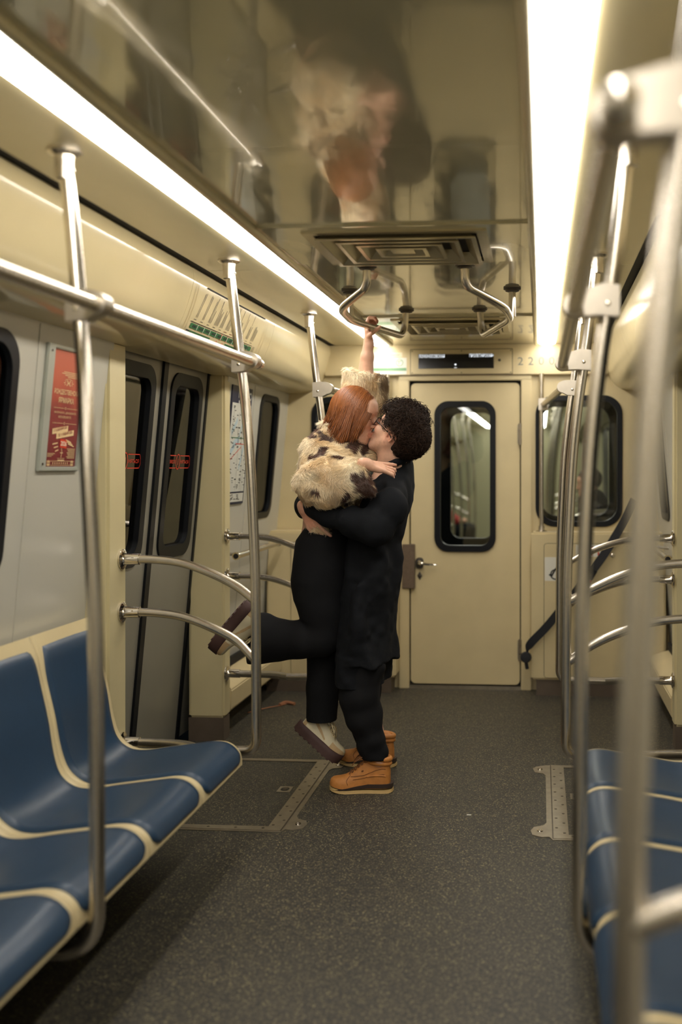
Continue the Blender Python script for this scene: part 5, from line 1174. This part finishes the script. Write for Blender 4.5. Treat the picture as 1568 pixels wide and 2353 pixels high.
# --- his curls
rad = (.104, .083, .094)
keepm = lambda L, d: (L[:, 2] > -.075) & ~((L[:, 0] > .045) & (L[:, 2] < .080)) & ~((L[:, 0] > .0) & (L[:, 2] < .035)) & ~((L[:, 2] < -.035) & (L[:, 0] > -.065)) & ~((np.abs(L[:, 1]) > .045) & (L[:, 2] < .040) & (L[:, 0] > -.050))
L, P, Nn = scalp(HM, 5600, rad, keepm); n = len(P); K = 26
th = np.clip((L[:, 2:3] + .06) / .10, 0, 1) * .62 + .38; ln = (.040 + .026 * rs.rand(n, 1)) * th * np.where(L[:, :1] < -.05, .74, 1.10) * np.where((L[:, 2:3] > .08) & (L[:, :1] > -.02), 1.45, 1) * np.where((np.abs(L[:, 1:2]) > .06) & (L[:, 2:3] < .03), .62, 1)
d0 = Nn + rs.randn(n, 3) * .38 + np.array([[.05, 0, -.10]]) + np.stack([vnoise(P + 4, .03), vnoise(P + 8, .03), vnoise(P + 12, .03)], 1) * 1.6; d0 /= np.linalg.norm(d0, axis=1)[:, None]
u0 = np.cross(d0, rs.randn(n, 3)); u0 /= np.linalg.norm(u0, axis=1)[:, None]; w0 = np.cross(d0, u0); t = np.linspace(0, 1, K)[None, :, None]; turns = (1.6 + 1.8 * rs.rand(n, 1))[:, None] * 2 * np.pi; ph = (rs.rand(n, 1) * 6.28)[:, None]; cr = (.0065 + .0055 * rs.rand(n, 1))[:, None] * np.clip(t * 4, 0, 1)
path = P[:, None] + d0[:, None] * ln[:, None] * t * (1 - .25 * t) + np.array([0, 0, -.018])[None, None] * t * t + u0[:, None] * cr * np.cos(turns * t + ph) + w0[:, None] * cr * np.sin(turns * t + ph)
vv, ff = strands(path, np.tile(np.linspace(.0017, .0008, K)[None], (n, 1)), 3, d0); tint = np.array(lin(52, 36, 26))[None] * (.4 + 1.0 * rs.rand(n, 1)); hm = np_mesh('hair', vv, ff, M['hair_dark'], man, np.repeat(tint, K * 3, axis=0)); hm['kind'] = 'stuff'
B = Solid(np.arange(-.24, .06, .005), np.arange(4.26, 4.56, .005), np.arange(1.42, 1.76, .005)); A = HM.ax()
B.ellipsoid(HM(-.022, 0, .050), (.094, .086, .092), .01, A); B.ellipsoid(HM(-.055, 0, -.01), (.052, .072, .062), .02, A); B.ellipsoid(HM(.045, 0, .095), (.05, .062, .03), .02, A); B.lumps(.012, .03)
B.ellipsoid(HM(.085, 0, .0), (.06, .09, .066), .006, A, sub=True)
for s_ in (-1, 1): B.ellipsoid(HM(.0, s_ * .085, -.012), (.046, .03, .050), .006, A, sub=True)
v, f = B.mesh(); np_mesh('hair_mass', v, f, M['hair_dark'], hm, np.tile(np.array(lin(30, 22, 18))[None], (len(v), 1)))

# --- brows, lashes, glasses, rings
def brow(H, parent, m, col):
    for s_ in (-1, 1):
        n = 44; t = rs.rand(n); b0 = np.stack([H(.094 - .018 * q, s_ * (.012 + .036 * q), .030 + .007 * math.sin(q * 2.4)) for q in t]); d = H.s[None] * s_ * .9 + H.u[None] * .25 - H.f[None] * .3 + rs.randn(n, 3) * .12
        vv, ff = strands(b0[:, None] + d[:, None] * (np.linspace(0, .007, 4)[None, :, None]), np.tile(np.array([.0004, .0004, .0003, .0001])[None], (n, 1)), 3); np_mesh('eyebrow', vv, ff, m, parent, np.tile(np.array(col)[None], (len(vv), 1)))
        pts = [H(.0915 - .010 * abs(q) ** 1.5, s_ * .031 + q * .014, .0065 - .003 * (1 - q * q)) for q in np.linspace(-1, 1, 9)]; b = MB(); b.tube(pts, .0011, 6, col=None); b.build('eyelashes', M['frames'], parent)
brow(HW, woman, M['hair_red'], lin(120, 66, 36)); brow(HM, man, M['hair_dark'], lin(44, 30, 24))
gl = MB(); lens = MB()
for s_ in (-1, 1):
    q = [(s_ * .034 + y, .008 + z) for y, z in rrect(-.026, .026, -.020, .019, .012, 5)]; P_ = [HM(.106 - .16 * abs(y), y, z - .003) for y, z in q]; gl.tube([Vector(p) for p in P_] + [Vector(P_[0])], .0021, 6, cap=False); lens.add([tuple(p) for p in P_], [tuple(range(len(P_)))])
    gl.tube([Vector(HM(.097, s_ * .060, .013)), Vector(HM(.088, s_ * .073, .013)), Vector(HM(.05, s_ * .081, .012)), Vector(HM(0, s_ * .083, .006)), Vector(HM(-.02, s_ * .080, -.006))], .0022, 6)
gl.tube([Vector(HM(.106, -.010, .010)), Vector(HM(.110, 0, .013)), Vector(HM(.106, .010, .010))], .002, 6)
g = gl.build('glasses', M['frames'], man, smooth=60); lens.build('lens', M['lens'], g, fix=False)

# --- passengers of the next car, seen small through the end windows
def passenger(loc, face, coat, label):
    t = thing('person', label, 'person', loc); x, y, z = loc; fx = face
    H = Frame((x + fx * .02, y, 1.26), (fx, -.35, -.12), (0, 0, 1)); B = Solid(np.arange(x - .62, x + .62, .012), np.arange(y - .34, y + .34, .012), np.arange(.0, 1.45, .012))
    build_head(B, H, True); B.chain([H(-.03, 0, -.07), (x - fx * .02, y, 1.05), (x - fx * .04, y, .58)], [.055, .10, .12], .03)
    for s in (-1, 1):
        B.chain([(x - fx * .03, y + s * .19, 1.02), (x + fx * .04, y + s * .24, .76), (x + fx * .26, y + s * .12, .66)], [.05, .045, .035], .02); B.ellipsoid((x + fx * .31, y + s * .09, .66), (.06, .045, .03), .01)
        B.chain([(x - fx * .02, y + s * .10, .53), (x + fx * .40, y + s * .12, .53), (x + fx * .42, y + s * .12, .08), (x + fx * .54, y + s * .12, .05)], [.09, .07, .055, .045], .02)
    v, q = B.mesh(); np_mesh('body', v, q, M['skin'], t, skin_tint(v, H, lin(214, 160, 130), False))
    B = Solid(np.arange(x - .62, x + .62, .012), np.arange(y - .36, y + .36, .012), np.arange(.0, 1.45, .012)); B.chain([(x - fx * .02, y, 1.10), (x - fx * .04, y, .58)], [.13, .17], .04)
    for s in (-1, 1): B.chain([(x - fx * .03, y + s * .19, 1.03), (x + fx * .04, y + s * .24, .76), (x + fx * .22, y + s * .13, .66)], [.085, .075, .06], .04)
    v, q = B.mesh(); np_mesh('jacket', v, q, coat, t)
    B = Solid(np.arange(x - .62, x + .62, .012), np.arange(y - .36, y + .36, .012), np.arange(-.01, 1.45, .012))
    for s in (-1, 1): B.chain([(x - fx * .02, y + s * .10, .53), (x + fx * .40, y + s * .12, .53), (x + fx * .42, y + s * .12, .10)], [.11, .09, .075], .02)
    v, q = B.mesh(); np_mesh('trousers', v, q, M['black_denim'], t)
    B = Solid(np.arange(x - .3, x + .3, .010), np.arange(y - .3, y + .3, .010), np.arange(1.05, 1.5, .010)); B.ellipsoid(H(-.02, 0, .05), (.115, .094, .10), .01, H.ax()); B.ellipsoid(H(.10, 0, -.03), (.07, .1, .085), .01, H.ax(), sub=True)
    v, q = B.mesh(); np_mesh('hair', v, q, M['hair_dark'], t, np.tile(np.array(lin(40, 28, 22))[None], (len(v), 1)))
passenger((.93, 8.95, 0), -1, M['black_coat'], 'blurred seated passenger in dark clothes in the next car, seen through the right end window')
passenger((-.93, 14.1, 0), 1, mat('red_jacket', lin(150, 44, 38), .8), 'blurred seated passenger in a red jacket far inside the next car')
